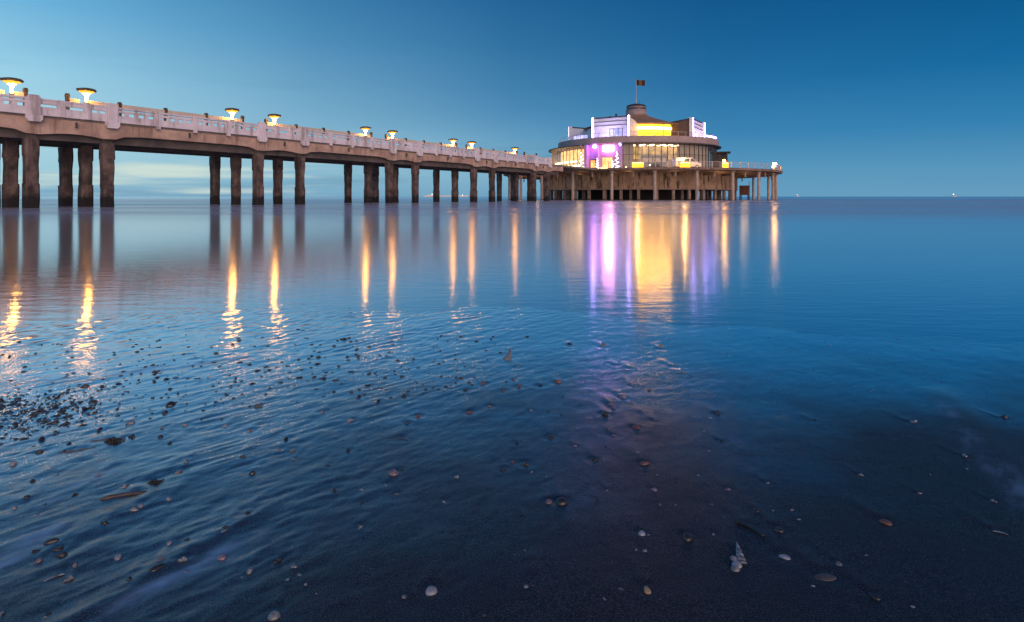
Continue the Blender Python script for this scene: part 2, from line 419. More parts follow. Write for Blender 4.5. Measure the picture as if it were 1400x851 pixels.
# ------------------------------------------------------------------ beach sheet
def axis(dense, segs):
    """0 outward: list of (limit, step) then geometric"""
    out = [0.0]; x = 0.0
    for lim, st in segs:
        while x < lim: x += st; out.append(x)
    st = segs[-1][1]
    while x < dense:
        st *= 1.28; x += st; out.append(x)
    return out
xp = axis(260, [(1.3,0.0055),(2.6,0.009),(4.2,0.014),(6.5,0.024)])
XS = np.array([-v for v in xp[:0:-1]] + xp)
ys = [0.62]; 
while ys[-1] < 7.5: ys.append(ys[-1] + 0.0042*max(1.0, (ys[-1])**1.15))
st = 0.05
while ys[-1] < 60: st *= 1.2; ys.append(ys[-1]+st)
neg = []; y = 0.62; st = 0.006
while y > -60: y -= st; st *= 1.3; neg.append(y)
YS = np.array(neg[::-1] + ys)
GX, GY = np.meshgrid(XS, YS)
GZ = height(GX, GY)
for sx, sy, sz in SCOURS:
    sz = min(max(sz, 0.006), 0.022)
    ix0, ix1 = np.searchsorted(XS, (sx-5*sz, sx+5*sz)); iy0, iy1 = np.searchsorted(YS, (sy-4*sz, sy+9*sz))
    if ix1 <= ix0 or iy1 <= iy0: continue
    X_, Y_ = GX[iy0:iy1, ix0:ix1]-sx, GY[iy0:iy1, ix0:ix1]-sy
    d = np.hypot(X_, Y_)/sz
    fade = min(1.0, 3.2/max(sy, 0.5))
    GZ[iy0:iy1, ix0:ix1] += fade*sz*(-0.028*np.exp(-((d-0.75)/0.4)**2) + 0.014*np.exp(-((d-1.5)/0.45)**2)
        + 0.07*np.exp(-((X_+0.12*Y_)/(0.45*sz+0.1*np.abs(Y_)))**2)*sstep(0.3, 1.2, Y_/sz)*sstep(7, 2, Y_/sz))
ny, nx = GX.shape
def zat(x, y):
    i = int(np.clip(np.searchsorted(XS, x), 1, nx-1)); j = int(np.clip(np.searchsorted(YS, y), 1, ny-1))
    return float(GZ[j, i])
me = bpy.data.meshes.new('beach')
co = np.stack([GX, GY, GZ], -1).reshape(-1, 3).astype(np.float32)
idx = np.arange(ny*nx).reshape(ny, nx)
q = np.stack([idx[:-1,:-1], idx[:-1,1:], idx[1:,1:], idx[1:,:-1]], -1).reshape(-1, 4).astype(np.int32)
me.vertices.add(len(co)); me.vertices.foreach_set('co', co.ravel())
me.loops.add(q.size); me.loops.foreach_set('vertex_index', q.ravel())
me.polygons.add(len(q)); me.polygons.foreach_set('loop_start', np.arange(0, q.size, 4, dtype=np.int32))
try: me.polygons.foreach_set('loop_total', np.full(len(q), 4, np.int32))
except Exception: pass
me.polygons.foreach_set('use_smooth', np.ones(len(q), bool))
me.update(calc_edges=True)
def foam_line(p0, p1, wpx0, wpx1, amt, sd):
    (xa, ya), (xb, yb) = ground_pt(*p0), ground_pt(*p1)
    L = math.hypot(xb-xa, yb-ya); ux, uy = (xb-xa)/L, (yb-ya)/L
    t = (GX-xa)*ux+(GY-ya)*uy; v = -(GX-xa)*uy+(GY-ya)*ux
    k = np.clip(t/L, 0, 1); wd = (wpx0*ya/800)*(1-k)+(wpx1*yb/800)*k
    v = v + wd*1.6*(fbm(GX*5, GY*5, sd, 3)-0.5)
    a_ = GX*EA+GY*EB; b_ = -GX*EB+GY*EA
    br = 0.15+0.85*sstep(0.38, 0.68, fbm(a_*11, b_*38, sd+3, 4))*(0.55+0.9*fbm(GX*55, GY*55, sd+5, 2))
    return amt*np.exp(-(v/wd)**2)*sstep(-0.25*L, 0.1*L, t)*sstep(1.25*L, 0.9*L, t)*br
FOAM = foam_line((125,860),(310,752),11,18,0.5,91)+foam_line((-20,790),(70,720),18,26,0.55,101)+foam_line((-60,535),(330,488),26,14,0.62,111)\
     + foam_line((1410,700),(1290,555),20,12,0.24,121)+foam_line((60,690),(150,640),9,12,0.35,131)+foam_line((640,520),(860,480),9,7,0.22,141)
at = me.attributes.new('foam', 'FLOAT', 'POINT'); at.data.foreach_set('value', np.clip(FOAM, 0, 1).astype(np.float32).ravel())
beach = bpy.data.objects.new('beach', me); COL.objects.link(beach)
tag(beach, 'dark wet sand beach combed by the ebbing tide', 'beach', kind='structure')

m, nt, out = newmat('wet sand')
b = N(nt, 'BsdfPrincipled'); nt.links.new(b.outputs[0], out.inputs[0])
P = posz(nt)
grain = noise(nt, (420,420,420), 2, 0.6)
patch = noise(nt, (2.2,2.2,2.2), 5, 0.6)
col = ramp(nt, grain, [(0.38, (0.006,0.0068,0.008,1)), (0.50, (0.016,0.018,0.022,1)), (0.64, (0.082,0.094,0.112,1))])
col = mixc(nt, math_(nt, 'MULTIPLY', patch, 0.5), col, (0.012,0.013,0.016))
nt.links.new(col, b.inputs['Base Color'])
# film of water: wide on the left and near the water's edge, drained at the lower right
sx = math_(nt, 'ADD', math_(nt, 'MULTIPLY', P[0], -0.30), math_(nt, 'MULTIPLY_ADD', P[1], 0.5, -0.5))
shore = maprange(nt, P[2], 0.021, 0.001, 0, 1)
sx = math_(nt, 'ADD', sx, math_(nt, 'MULTIPLY', shore, 0.6))
wet = math_(nt, 'ADD', sx, math_(nt, 'MULTIPLY', math_(nt, 'SUBTRACT', patch, 0.5), 1.1))
wetf = maprange(nt, wet, -0.2, 0.88, 0, 1)
nt.links.new(maprange(nt, wet, 0.0, 0.95, 0.42, 0.14, False), b.inputs['Roughness'])
b.inputs['IOR'].default_value = 1.33
gl = N(nt, 'BsdfGlossy', distribution='MULTI_GGX'); gl.inputs[0].default_value = (0.96,0.97,1.0,1)
nt.links.new(math_(nt, 'MULTIPLY', maprange(nt, wet, -0.2, 0.9, 0.23, 0.12, False), math_(nt, 'MULTIPLY_ADD', shore, -0.3, 1.0)), gl.inputs['Roughness'])
pool = maprange(nt, wet, 0.55, 1.35, 0, 1)
film = math_(nt, 'MULTIPLY', mirror_factor(nt, 1.9, 0.02), math_(nt, 'MULTIPLY_ADD', wetf, 0.965, 0.035))
film = math_(nt, 'ADD', math_(nt, 'MULTIPLY', film, math_(nt, 'SUBTRACT', 1.0, pool)), math_(nt, 'MULTIPLY', mirror_factor(nt, 0.85, 0.05), pool), clamp=True)
fm = N(nt, 'MixShader'); nt.links.new(film, fm.inputs[0]); nt.links.new(b.outputs[0], fm.inputs[1]); nt.links.new(gl.outputs[0], fm.inputs[2])
fa = N(nt, 'Attribute'); fa.attribute_name = 'foam'
fd = N(nt, 'BsdfDiffuse'); fd.inputs[0].default_value = (0.26,0.50,0.78,1)
fx = N(nt, 'MixShader'); nt.links.new(fa.outputs['Fac'], fx.inputs[0]); nt.links.new(fm.outputs[0], fx.inputs[1]); nt.links.new(fd.outputs[0], fx.inputs[2]); nt.links.new(fx.outputs[0], out.inputs[0])
bp = N(nt, 'Bump'); nt.links.new(math_(nt, 'MULTIPLY', math_(nt, 'MULTIPLY_ADD', shore, -0.88, 1.0), math_(nt, 'MULTIPLY_ADD', wetf, -0.20, 0.62)), bp.inputs['Strength']); bp.inputs['Distance'].default_value = 0.0013
hh = math_(nt, 'ADD', math_(nt, 'MULTIPLY', noise(nt, (260,260,260), 3, 0.7), 0.8), math_(nt, 'MULTIPLY', noise(nt, (40,40,40), 4, 0.6), 1.2))
nt.links.new(hh, bp.inputs['Height']); nt.links.new(bp.outputs[0], b.inputs['Normal'])
bp2 = N(nt, 'Bump'); nt.links.new(math_(nt, 'MULTIPLY', math_(nt, 'MULTIPLY_ADD', wetf, 0.30, 0.06), math_(nt, 'MULTIPLY_ADD', shore, -0.88, 1.0)), bp2.inputs['Strength']); bp2.inputs['Distance'].default_value = 0.005
g = N(nt, 'NewGeometry'); mp = N(nt, 'Mapping', vector_type='POINT'); mp.inputs['Rotation'].default_value = (0,0,R(-47)); mp.inputs['Scale'].default_value = (17,52,17)
vr = N(nt, 'VectorRotate'); vr.rotation_type = 'Z_AXIS'; vr.inputs['Angle'].default_value = R(-47)
nt.links.new(g.outputs['Position'], vr.inputs['Vector']); mp.inputs['Rotation'].default_value = (0,0,0)
nt.links.new(vr.outputs[0], mp.inputs['Vector'])
tn = N(nt, 'TexNoise'); tn.inputs['Scale'].default_value = 1; tn.inputs['Detail'].default_value = 3
nt.links.new(mp.outputs[0], tn.inputs['Vector']); nt.links.new(tn.outputs['Fac'], bp2.inputs['Height']); nt.links.new(bp.outputs[0], bp2.inputs['Normal'])
nt.links.new(bp2.outputs[0], gl.inputs['Normal'])
me.materials.append(m)

# ------------------------------------------------------------------ sea
m, nt, out = newmat('sea water')
P = posz(nt)
w = N(nt, 'BsdfGlossy', distribution='MULTI_GGX'); w.inputs[0].default_value = (0.96,0.97,1.0,1)
body = N(nt, 'BsdfDiffuse'); body.inputs[0].default_value = (0.022,0.026,0.032,1)
nearf = maprange(nt, P[1], 1.1, 3.0, 0, 1)
refl = math_(nt, 'ADD', math_(nt, 'MULTIPLY', mirror_factor(nt, 1.9, 0.03), math_(nt, 'SUBTRACT', 1.0, nearf)), math_(nt, 'MULTIPLY', mirror_factor(nt, 1.0, 0.04), nearf), clamp=True)
big_n = noise(nt, (0.035,0.11,1), 4, 0.55)
mid_n = noise(nt, (0.35,1.0,1), 4, 0.6)
nt.links.new(math_(nt, 'ADD', math_(nt, 'ADD', maprange(nt, P[1], 2.5, 8, 0.10, 0.165), maprange(nt, P[1], 8, 25, 0.0, 0.03)), maprange(nt, math_(nt, 'DIVIDE', P[0], math_(nt, 'MAXIMUM', P[1], 1.0)), -0.62, 0.05, -0.045, 0.0)), w.inputs['Roughness'])
bp = N(nt, 'Bump'); bp.inputs['Distance'].default_value = 0.022
nt.links.new(maprange(nt, P[1], 2.0, 12, 0.16, 0.02), bp.inputs['Strength'])
rip = math_(nt, 'ADD', math_(nt, 'MULTIPLY', noise(nt, (2.6,9,1), 4, 0.6, rot=R(10)), 0.7), math_(nt, 'MULTIPLY', noise(nt, (9,26,1), 3, 0.6, rot=R(-6)), 0.22))
nt.links.new(rip, bp.inputs['Height']); nt.links.new(bp.outputs[0], w.inputs['Normal'])
wm = N(nt, 'MixShader'); nt.links.new(refl, wm.inputs[0]); nt.links.new(body.outputs[0], wm.inputs[1]); nt.links.new(w.outputs[0], wm.inputs[2])
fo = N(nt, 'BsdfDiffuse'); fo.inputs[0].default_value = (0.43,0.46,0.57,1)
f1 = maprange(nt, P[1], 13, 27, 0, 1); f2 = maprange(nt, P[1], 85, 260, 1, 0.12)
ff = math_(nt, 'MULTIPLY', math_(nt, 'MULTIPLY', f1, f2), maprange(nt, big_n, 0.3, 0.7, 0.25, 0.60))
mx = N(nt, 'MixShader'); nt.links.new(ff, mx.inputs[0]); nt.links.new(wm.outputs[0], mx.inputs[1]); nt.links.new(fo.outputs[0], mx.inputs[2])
nt.links.new(mx.outputs[0], out.inputs[0])
mb = MB()
xs = [-40000,-4000,-600,-120,-30,30,120,600,4000,40000]; yy = [0.9,12,40,120,600,4000,40000]
mb.add([(x,y,0) for y in yy for x in xs], [(j*10+i, j*10+i+1, (j+1)*10+i+1, (j+1)*10+i) for j in range(6) for i in range(9)])
sea = mb.build('sea', m); tag(sea, 'calm long-exposure sea reaching to the horizon', 'sea', kind='structure')

# ------------------------------------------------------------------ world and sun
wd = bpy.data.worlds.new('World'); scene.world = wd; wd.use_nodes = True
nt = wd.node_tree; nt.nodes.clear()
out = nt.nodes.new('ShaderNodeOutputWorld'); bg = N(nt, 'Background'); nt.links.new(bg.outputs[0], out.inputs[0])
tc = N(nt, 'TexCoord'); sp = N(nt, 'SeparateXYZ'); nt.links.new(tc.outputs['Generated'], sp.inputs[0])
X, Y, Zc = sp.outputs
rr = math_(nt, 'SQRT', math_(nt, 'ADD', math_(nt, 'ADD', math_(nt, 'MULTIPLY', X, X), math_(nt, 'MULTIPLY', Y, Y)), 1e-5))
az = math_(nt, 'DIVIDE', X, rr)
zf = math_(nt, 'MAXIMUM', Zc, 0.0)
def rs(stops): return [(p, srgb(*c)) for p, c in stops]
left = ramp(nt, zf, rs([(0,(126,172,198)),(0.035,(162,205,218)),(0.09,(176,219,231)),(0.16,(160,213,235)),(0.25,(114,184,224)),(0.34,(78,152,204)),(0.6,(44,112,176)),(1,(28,82,145))]))
right = ramp(nt, zf, rs([(0,(102,157,191)),(0.04,(86,149,187)),(0.10,(48,127,177)),(0.18,(18,104,159)),(0.25,(10,91,145)),(0.33,(3,79,134)),(0.6,(3,46,96)),(1,(5,36,80))]))
azf = ramp(nt, math_(nt, 'MULTIPLY_ADD', az, 0.5, 0.5), [(0.0,(0,0,0)),(0.16,(0.02,)*3),(0.25,(0.34,)*3),(0.34,(0.58,)*3),(0.5,(0.84,)*3),(0.66,(0.96,)*3),(0.85,(1,1,1))])
azf = math_(nt, 'MULTIPLY', azf, math_(nt, 'SUBTRACT', 1.0, math_(nt, 'MULTIPLY', maprange(nt, zf, 0.02, 0.16, 0.36, 0.0), maprange(nt, az, -0.15, 0.3, 1, 0))))
sky = mixc(nt, azf, left, right)
# thin cloud streaks low over the sea
mp = N(nt, 'Mapping'); mp.inputs['Scale'].default_value = (1.6,1.6,16); nt.links.new(tc.outputs['Generated'], mp.inputs['Vector'])
cn = N(nt, 'TexNoise'); cn.inputs['Scale'].default_value = 1.5; cn.inputs['Detail'].default_value = 5; cn.inputs['Roughness'].default_value = 0.55
nt.links.new(mp.outputs[0], cn.inputs['Vector'])
low = maprange(nt, zf, 0.08, 0.24, 1, 0)
dk = math_(nt, 'MULTIPLY', maprange(nt, cn.outputs['Fac'], 0.5, 0.68, 0, 0.30), math_(nt, 'MULTIPLY', low, maprange(nt, az, 0.18, 0.42, 1, 0)))
sky = mixc(nt, dk, sky, srgb(58,112,152))
mp2 = N(nt, 'Mapping'); mp2.inputs['Scale'].default_value = (2.2,2.2,34); mp2.inputs['Location'].default_value = (3,1,5); nt.links.new(tc.outputs['Generated'], mp2.inputs['Vector'])
c2 = N(nt, 'TexNoise'); c2.inputs['Scale'].default_value = 1.3; c2.inputs['Detail'].default_value = 4
nt.links.new(mp2.outputs[0], c2.inputs['Vector'])
lf = math_(nt, 'MULTIPLY', maprange(nt, az, -0.08, -0.42, 0, 1), maprange(nt, zf, 0.075, 0.12, 1, 0))
lt = math_(nt, 'MULTIPLY', maprange(nt, c2.outputs['Fac'], 0.47, 0.66, 0, 0.8), lf)
sky = mixc(nt, lt, sky, srgb(212,226,214))
# last of the twilight from the physical sky model, very weak
ns = N(nt, 'TexSky'); ns.sky_type = 'NISHITA'; ns.sun_disc = False; ns.sun_elevation = R(1); ns.sun_rotation = R(-75)
nsm = mixc(nt, 1.0, ns.outputs[0], (0.0015,0.0015,0.0015), 'MULTIPLY')
sky = mixc(nt, 1.0, sky, nsm, 'ADD')
nt.links.new(sky, bg.inputs[0]); bg.inputs[1].default_value = 1.0

sd = bpy.data.lights.new('shore_glow', 'SUN'); sun = bpy.data.objects.new('shore_glow', sd); COL.objects.link(sun)
sd.energy = 3.0; sd.angle = R(60); sd.color = (1.0,0.66,0.52)
sdir = Vector((0.40,-0.88,0.17)).normalized()         # towards the lit seafront behind the camera
sun.rotation_euler = sdir.to_track_quat('Z', 'Y').to_euler()

# ------------------------------------------------------------------ pier frame
D_ = Vector((0.5262,0.8504)); N_ = Vector((-0.8504,0.5262))
ROT = math.atan2(D_.y, D_.x)
U0 = 43.0
pier = empty('pier', (N_.x*U0, N_.y*U0, 0), ROT)
tag(pier, 'long concrete pier with pale parapet on rows of dark piles running out to the pavilion', 'pier')
K0, K1 = -2, 4
PER, TOW, S0 = 15.23, 4.1, 14.66
S_START, S_END = S0+K0*PER-6, 81.2
WID = 6.07
def bents():
    for k in range(K0, K1+1):
        yield k, S0+k*PER, S0+k*PER+TOW
# deck
MB().box(S_START, 98.5, -0.40, WID+0.40, 5.45, 5.75).build('deck_slab', M['deck'], pier)
# edge beams with haunches at the piles and an arch inside each tower
def edge_pts():
    bot = [(S_START, 4.74)]
    for k, a, b_ in bents():
        bot += [(a-2.0,4.74),(a-0.9,4.66),(a-0.36,4.46),(a+0.36,4.44)]
        for t in range(1, 8):
            s = a+0.36+(b_-a-0.72)*t/8
            bot.append((s, 4.44+0.16*math.sin(PI*t/8)))
        bot += [(b_-0.36,4.44),(b_+0.36,4.46),(b_+0.9,4.66),(b_+2.0,4.74)]
    bot.append((S_END+3.4, 4.74))
    return bot
bot = edge_pts()
def strip(y0, y1, top):
    mb = MB()
    for (s0,z0),(s1,z1) in zip(bot[:-1], bot[1:]):
        mb.prism_y([(s0,z0),(s1,z1),(s1,top),(s0,top)], y0, y1)
    # keep the outer skin only
    bmv = bmesh.new(); me_ = bpy.data.meshes.new('t'); me_.from_pydata(mb.v, [], mb.f); bmv.from_mesh(me_)
    bmesh.ops.remove_doubles(bmv, verts=bmv.verts, dist=1e-4)
    seen = {}
    for f in bmv.faces: seen.setdefault(tuple(sorted(v.index for v in f.verts)), []).append(f)
    bmv.verts.ensure_lookup_table()
    inner = [f for f in bmv.faces if abs(f.normal.x) > 0.99 and S_START+0.01 < f.calc_center_median().x < bot[-1][0]-0.01]
    bmesh.ops.delete(bmv, geom=inner, context='FACES_ONLY')
    out_ = MB(); bmv.verts.index_update()
    out_.v = [tuple(v.co) for v in bmv.verts]; out_.f = [tuple(v.index for v in f.verts) for f in bmv.faces]
    bmv.free(); bpy.data.meshes.remove(me_)
    return out_
strip(-0.34, -0.05, 5.448).build('edge_beam', M['fascia'], pier)
strip(WID+0.05, WID+0.46, 5.448).build('edge_beam', M['fascia'], pier)
for u in (0.35, 3.03, 5.72):
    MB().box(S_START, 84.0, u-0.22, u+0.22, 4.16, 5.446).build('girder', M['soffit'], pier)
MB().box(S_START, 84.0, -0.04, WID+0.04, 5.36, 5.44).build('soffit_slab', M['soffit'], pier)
# cross beams and piles
def make_pile(seed, a=0.32):
    rnd = random.Random(seed)
    mb = MB(); levels = [-1.2,0.0,0.55,1.15,1.45,1.5,2.0,2.6,3.1,3.16,3.6,4.17]
    ring = []
    jacket = rnd.random() < 0.6; split = rnd.uniform(2.2,3.2)
    for z in levels:
        w = a*(1.06 if z > split else 1.0)
        if jacket and z < 1.48: w *= 1.12
        if z > 3.12: w *= 1.07
        ch = w*0.28
        pts = [(w,-w+ch),(w,w-ch),(w-ch,w),(-w+ch,w),(-w,w-ch),(-w,-w+ch),(-w+ch,-w),(w-ch,-w)]
        ring.append([(x+rnd.uniform(-.02,.02), y+rnd.uniform(-.02,.02), z) for x, y in pts])
    vs = [p for r_ in ring for p in r_]; fs = []
    for j in range(len(ring)-1):
        for i in range(8): fs.append((j*8+i, j*8+(i+1)%8, (j+1)*8+(i+1)%8, (j+1)*8+i))
    fs.append(tuple(range(7,-1,-1))); fs.append(tuple((len(ring)-1)*8+i for i in range(8)))
    return mb.add(vs, fs)
pile_src = []
sidx = 0
for k, a, b_ in bents():
    for s in (a, b_):
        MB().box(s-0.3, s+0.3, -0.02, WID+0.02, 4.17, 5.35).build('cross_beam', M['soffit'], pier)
        for u in (0.0, WID/2, WID):
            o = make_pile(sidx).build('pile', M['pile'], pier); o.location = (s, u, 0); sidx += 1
# parapet
T0, T1 = -0.56, -0.42
def panel(L, holes, slot=True):
    """panel from s=0..L; holes = [(s0,s1,z0,z1)] in one row"""
    mb = MB()
    z0h, z1h = holes[0][2], holes[0][3]
    mb.box(0, L, T0, T1, 5.56, z0h)
    x = 0
    for h0, h1, _, _ in holes:
        mb.box(x, h0, T0, T1, z0h+1e-4, z1h-1e-4); x = h1
    mb.box(x, L, T0, T1, z0h+1e-4, z1h-1e-4)
    if slot:
        mb.box(0, L, T0, T1, z1h, 6.38)
        for q in (0.0, L/2-0.06, L-0.12): mb.box(q, q+0.12, T0+.01, T1-.01, 6.3801, 6.4499)
        mb.box(0, L, T0-0.03, T1+0.03, 6.45, 6.57)
    else:
        mb.box(0, L, T0, T1, z1h, 6.47)
        mb.box(0, L, T0-0.03, T1+0.03, 6.4701, 6.57)
    return mb
protos = {}
def place(key, mbf, name, mat, loc, rz=0.0, bevel=0.0):
    if key not in protos:
        protos[key] = mbf().build(name, mat, pier, bevel=bevel)
        protos[key].location = loc; protos[key].rotation_euler = (0,0,rz)
        return protos[key]
    return copy_part(protos[key], pier, loc, rz)
PIL = 0.6
def pilaster():
    mb = MB(); mb.box(-0.3, 0.3, T0-0.13, T1+0.08, 5.562, 6.66)
    mb.box(-0.24, 0.24, T0-0.10, T1+0.05, 6.66, 6.74)
    mb.prism_y([(-0.40,5.56),(0.40,5.56),(0.40,5.32),(0.28,5.14),(-0.28,5.14),(-0.40,5.32)], T0-0.20, -0.462)
    return mb
def post():
    mb = MB(); mb.box(-0.16, 0.16, T0-0.06, T1+0.05, 5.563, 6.60); mb.box(-0.13, 0.13, T0-0.11, -0.463, 5.36, 5.56); return mb
def smallpost():
    return MB().box(-0.19, 0.19, T0-0.05, T1+0.05, 5.563, 6.585)
far = lambda s: (s, WID, 0)     # the far parapet is the near one turned round
for side in (0, 1):
    for k, a, b_ in bents():
        def put(key, f, name, s, L=0.0):
            if side == 0: place(key, f, name, M['parapet'], (s,0,0), 0.0, 0.012)
            else: place(key, f, name, M['parapet'], (s+L, WID, 0), PI, 0.012)
        a2, b2 = a-0.05, b_+0.05
        if a2 > S_END: continue
        put('pil', pilaster, 'pilaster', a2)
        w3 = (b2-a2)/3
        put('pil', pilaster, 'pilaster', b2)
        for q in (1, 2): put('sp', smallpost, 'parapet_post', a2+w3*q)
        spans3 = [(a2+0.3, a2+w3-0.19), (a2+w3+0.19, a2+2*w3-0.19), (a2+2*w3+0.19, b2-0.3)]
        for i, (p, q) in enumerate(spans3):
            L = q-p
            if i < 2: put('tl%d' % i, lambda L=L: panel(L, [(0.02,L-0.02,6.08,6.24)], False), 'parapet_panel', p, L)
            else: put('td', lambda L=L: panel(L, [(0.06,L/2-0.05,6.06,6.22),(L/2+0.05,L-0.06,6.06,6.22)], False), 'parapet_panel', p, L)
        if k < K1:
            n_a, n_b = b2+0.3, a2+PER-0.3
            w4 = (n_b-n_a)/4
            for q in range(1, 4): put('post', post, 'parapet_post', n_a+w4*q)
            for q in range(4):
                p0 = n_a+w4*q+(0.16 if q else 0.0); p1 = n_a+w4*(q+1)-(0.16 if q < 3 else 0.0)
                L = p1-p0
                def mk(L=L):
                    c = L/4
                    return panel(L, [(c*i+c*0.2, c*i+c*0.8, 6.02, 6.22) for i in range(4)], True)
                put('span%.3f' % L, mk, 'parapet_panel', p0, L)
# drain spouts
def spout(): return MB().box(-0.05,0.05,-0.56,-0.462,4.98,5.33)
for k, a, b_ in bents():
    for s in (a+1.35*1.6, b_+5.2):
        if s < S_END: place('spout', spout, 'drain_spout', M['frame'], (s,0,0))

# centre windbreaks with posts and lamps
LAMP_LABELS = ['mushroom lamp cut by the left edge of the photo, glowing on the pier','second glowing mushroom lamp from the left edge on the pier',
 'third mushroom lamp from the left, at a gap post of the windbreak','fourth mushroom lamp from the left, over the paired piles','fifth mushroom lamp from the left edge on the pier',
 'sixth mushroom lamp from the left, one of the middle pair','seventh mushroom lamp from the left, near a windbreak gap','eighth mushroom lamp from the left on the distant pier',
 'ninth mushroom lamp, last one before the pavilion','mushroom lamp hidden closest to the pavilion entrance']
def make_lamp():
    root = empty('pier_lamp')
    mb = MB(); mb.box(-0.11,0.11,-0.11,0.11,5.75,7.18); mb.box(-0.17,0.17,-0.17,0.17,5.75,5.95)
    mb.build('post', M['lamp_post'], root)
    n = 6
    mb = MB(); mb.lathe([(0.14,7.70),(0.28,7.79),(0.50,7.90),(0.48,7.904),(0.14,7.80)], n)
    mb.build('lamp_shade', M['lamp_glow'], root)
    MB().lathe([(0,7.181),(0.07,7.19),(0.075,7.4),(0.10,7.60),(0.17,7.72),(0.25,7.786),(0.1,7.79)], 10).build('lamp_tube', M['lamp'], root)
    mb = MB(); mb.lathe([(0.0,7.905),(0.54,7.91),(0.62,7.95),(0.62,8.05),(0.3,8.13),(0,8.14)], n)
    mb.build('cap', M['cap'], root)
    return root
def world(s, u): return (N_.x*(U0+u)+D_.x*s, N_.y*(U0+u)+D_.y*s)
lamp0 = None; li = 0
for k, a, b_ in bents():
    if k < 0: continue
    for s in (a, b_):
        if s > 78: 
            if s > 79: continue
        o = make_lamp() if lamp0 is None else copy_tree(lamp0)
        if lamp0 is None: lamp0 = o
        x, y = world(s+(0.05 if k == 0 else -0.35), WID/2); o.location = (x, y, 0); o.rotation_euler = (0,0,ROT)
        tag(o, LAMP_LABELS[li], 'lamp', 'glowing lamps along the pier'); li += 1
WB_LABELS = ['windbreak with lit top rail, cut by the left edge of the photo','long windbreak with posts between the second and third lamps','long windbreak between the fourth and fifth lamps on the pier',
 'windbreak between the sixth and seventh lamps','windbreak between the eighth and ninth lamps far along the pier','short windbreak past the last lamp at the pavilion end']
wi = 0
for k, a, b_ in bents():
    if k < -1: continue
    mid = a+TOW/2; s0, s1 = mid+1.15, mid+PER-1.15
    if k == K1: s0, s1 = mid+1.15, mid+5
    root = empty('windbreak', (*world(s0, WID/2+0.45), 0), ROT)
    tag(root, WB_LABELS[wi], 'windbreak', 'windbreaks along the middle of the pier'); wi += 1
    L = s1-s0
    lamp_s = [v-s0 for v in (b_, a+PER) if s0 < v < s1]
    n = 4 if k < K1 else 1
    for i in range(n+1):
        p = L*i/n; endp = i in (0, n); h = 7.68 if endp else 7.52
        mb = MB(); mb.box(p-0.10,p+0.10,-0.10,0.10,5.75,h); mb.box(p-0.12,p+0.12,-0.12,0.12,h-0.22,h-0.10)
        mb.build('post', M['darkwood'], root)
    mb = MB(); xs_ = [0.1]
    cuts = sorted([(q-0.2, q+0.2) for q in lamp_s]) + [(L*i/n-0.1, L*i/n+0.1) for i in range(1, n)]
    cuts.sort(); x = 0.1; segs = []
    for c0, c1 in cuts:
        if c0 > x: segs.append((x, c0))
        x = max(x, c1)
    segs.append((x, L-0.1))
    mb = MB(); [mb.box(p,q,-0.09,0.09,6.98,7.36) for p, q in segs]; mb.build('top_rail', M['windbreak'], root)
    mb = MB(); [mb.box(p,q,-0.04,0.04,5.95,6.40) for p, q in segs]; mb.build('board_panel', M['windbreak'], root)

# ------------------------------------------------------------------ pavilion frame
Cx, Cy = N_.x*46.0+D_.x*128, N_.y*46.0+D_.y*128
FR = 199.8
ca = lambda deg: R(deg)
plat = empty('platform', (Cx, Cy, 0), ROT)
tag(plat, 'round concrete platform on pale columns carrying the pavilion', 'platform')
MB().lathe([(0.5,5.35),(29.6,5.35),(30.2,5.48),(30.2,5.75),(0.5,5.75)], 160).build('deck_slab', M['platform'], plat)
MB().ring(29.95, 30.28, 5.752, 5.86, 160, ca(190), ca(520)).build('kerb', M['platform'], plat)
col0 = MB().lathe([(0,-1),(0.29,-1),(0.27,5.05),(0.42,5.16),(0.42,5.35),(0,5.35)], 14).build('column', M['leg'], plat, smooth=False)
COLS = [206.2+15*i for i in range(24)]
for i, d in enumerate(COLS):
    p = (29*math.cos(R(d)), 29*math.sin(R(d)), 0)
    if i == 0: col0.location = p
    else: copy_part(col0, plat, p)
dp0 = MB().tube((0,0,4.3),(0,0,5.35),0.14,n=10).build('drain_pipe', M['leg'], plat)
for i, d in enumerate(COLS):
    p = (28.6*math.cos(R(d+7.5)), 28.6*math.sin(R(d+7.5)), 0)
    if i == 0: dp0.location = p
    else: copy_part(dp0, plat, p)
# radial beams under the deck
rb0 = MB().prism_y([(21.6,4.75),(28.55,5.05),(28.55,5.345),(21.6,5.345)], -0.18, 0.18).build('radial_beam', M['platform'], plat)
for i, d in enumerate(COLS):
    if i == 0: rb0.rotation_euler = (0,0,R(d))
    else: copy_part(rb0, plat, (0,0,0), R(d))
MB().ring(20.9, 21.5, 2.1, 5.36, 160).build('drum_wall', M['drum'], plat)
MB().ring(20.7, 21.62, 2.02, 2.2, 160).build('drum_sill', M['footing'], plat)
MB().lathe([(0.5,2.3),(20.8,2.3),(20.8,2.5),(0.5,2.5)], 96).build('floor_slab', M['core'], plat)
MB().lathe([(13.2,-1),(13.2,2.31)], 64).build('dark_backing', M['core'], plat)  # dark cylinder added to close the dim view between the footings
ft0 = MB().box(-0.26,0.26,-0.26,0.26,-1,2.3).build('footing', M['footing'], plat)
fi = 0
for rr_, n_, of in ((21.05,40,3.0),(18.0,22,0.0)):
    for i in range(n_):
        d = 360/n_*i+of; p = (rr_*math.cos(R(d)), rr_*math.sin(R(d)), 0)
        if fi == 0: ft0.location = p; ft0.rotation_euler = (0,0,R(d))
        else: copy_part(ft0, plat, p, R(d))
        fi += 1

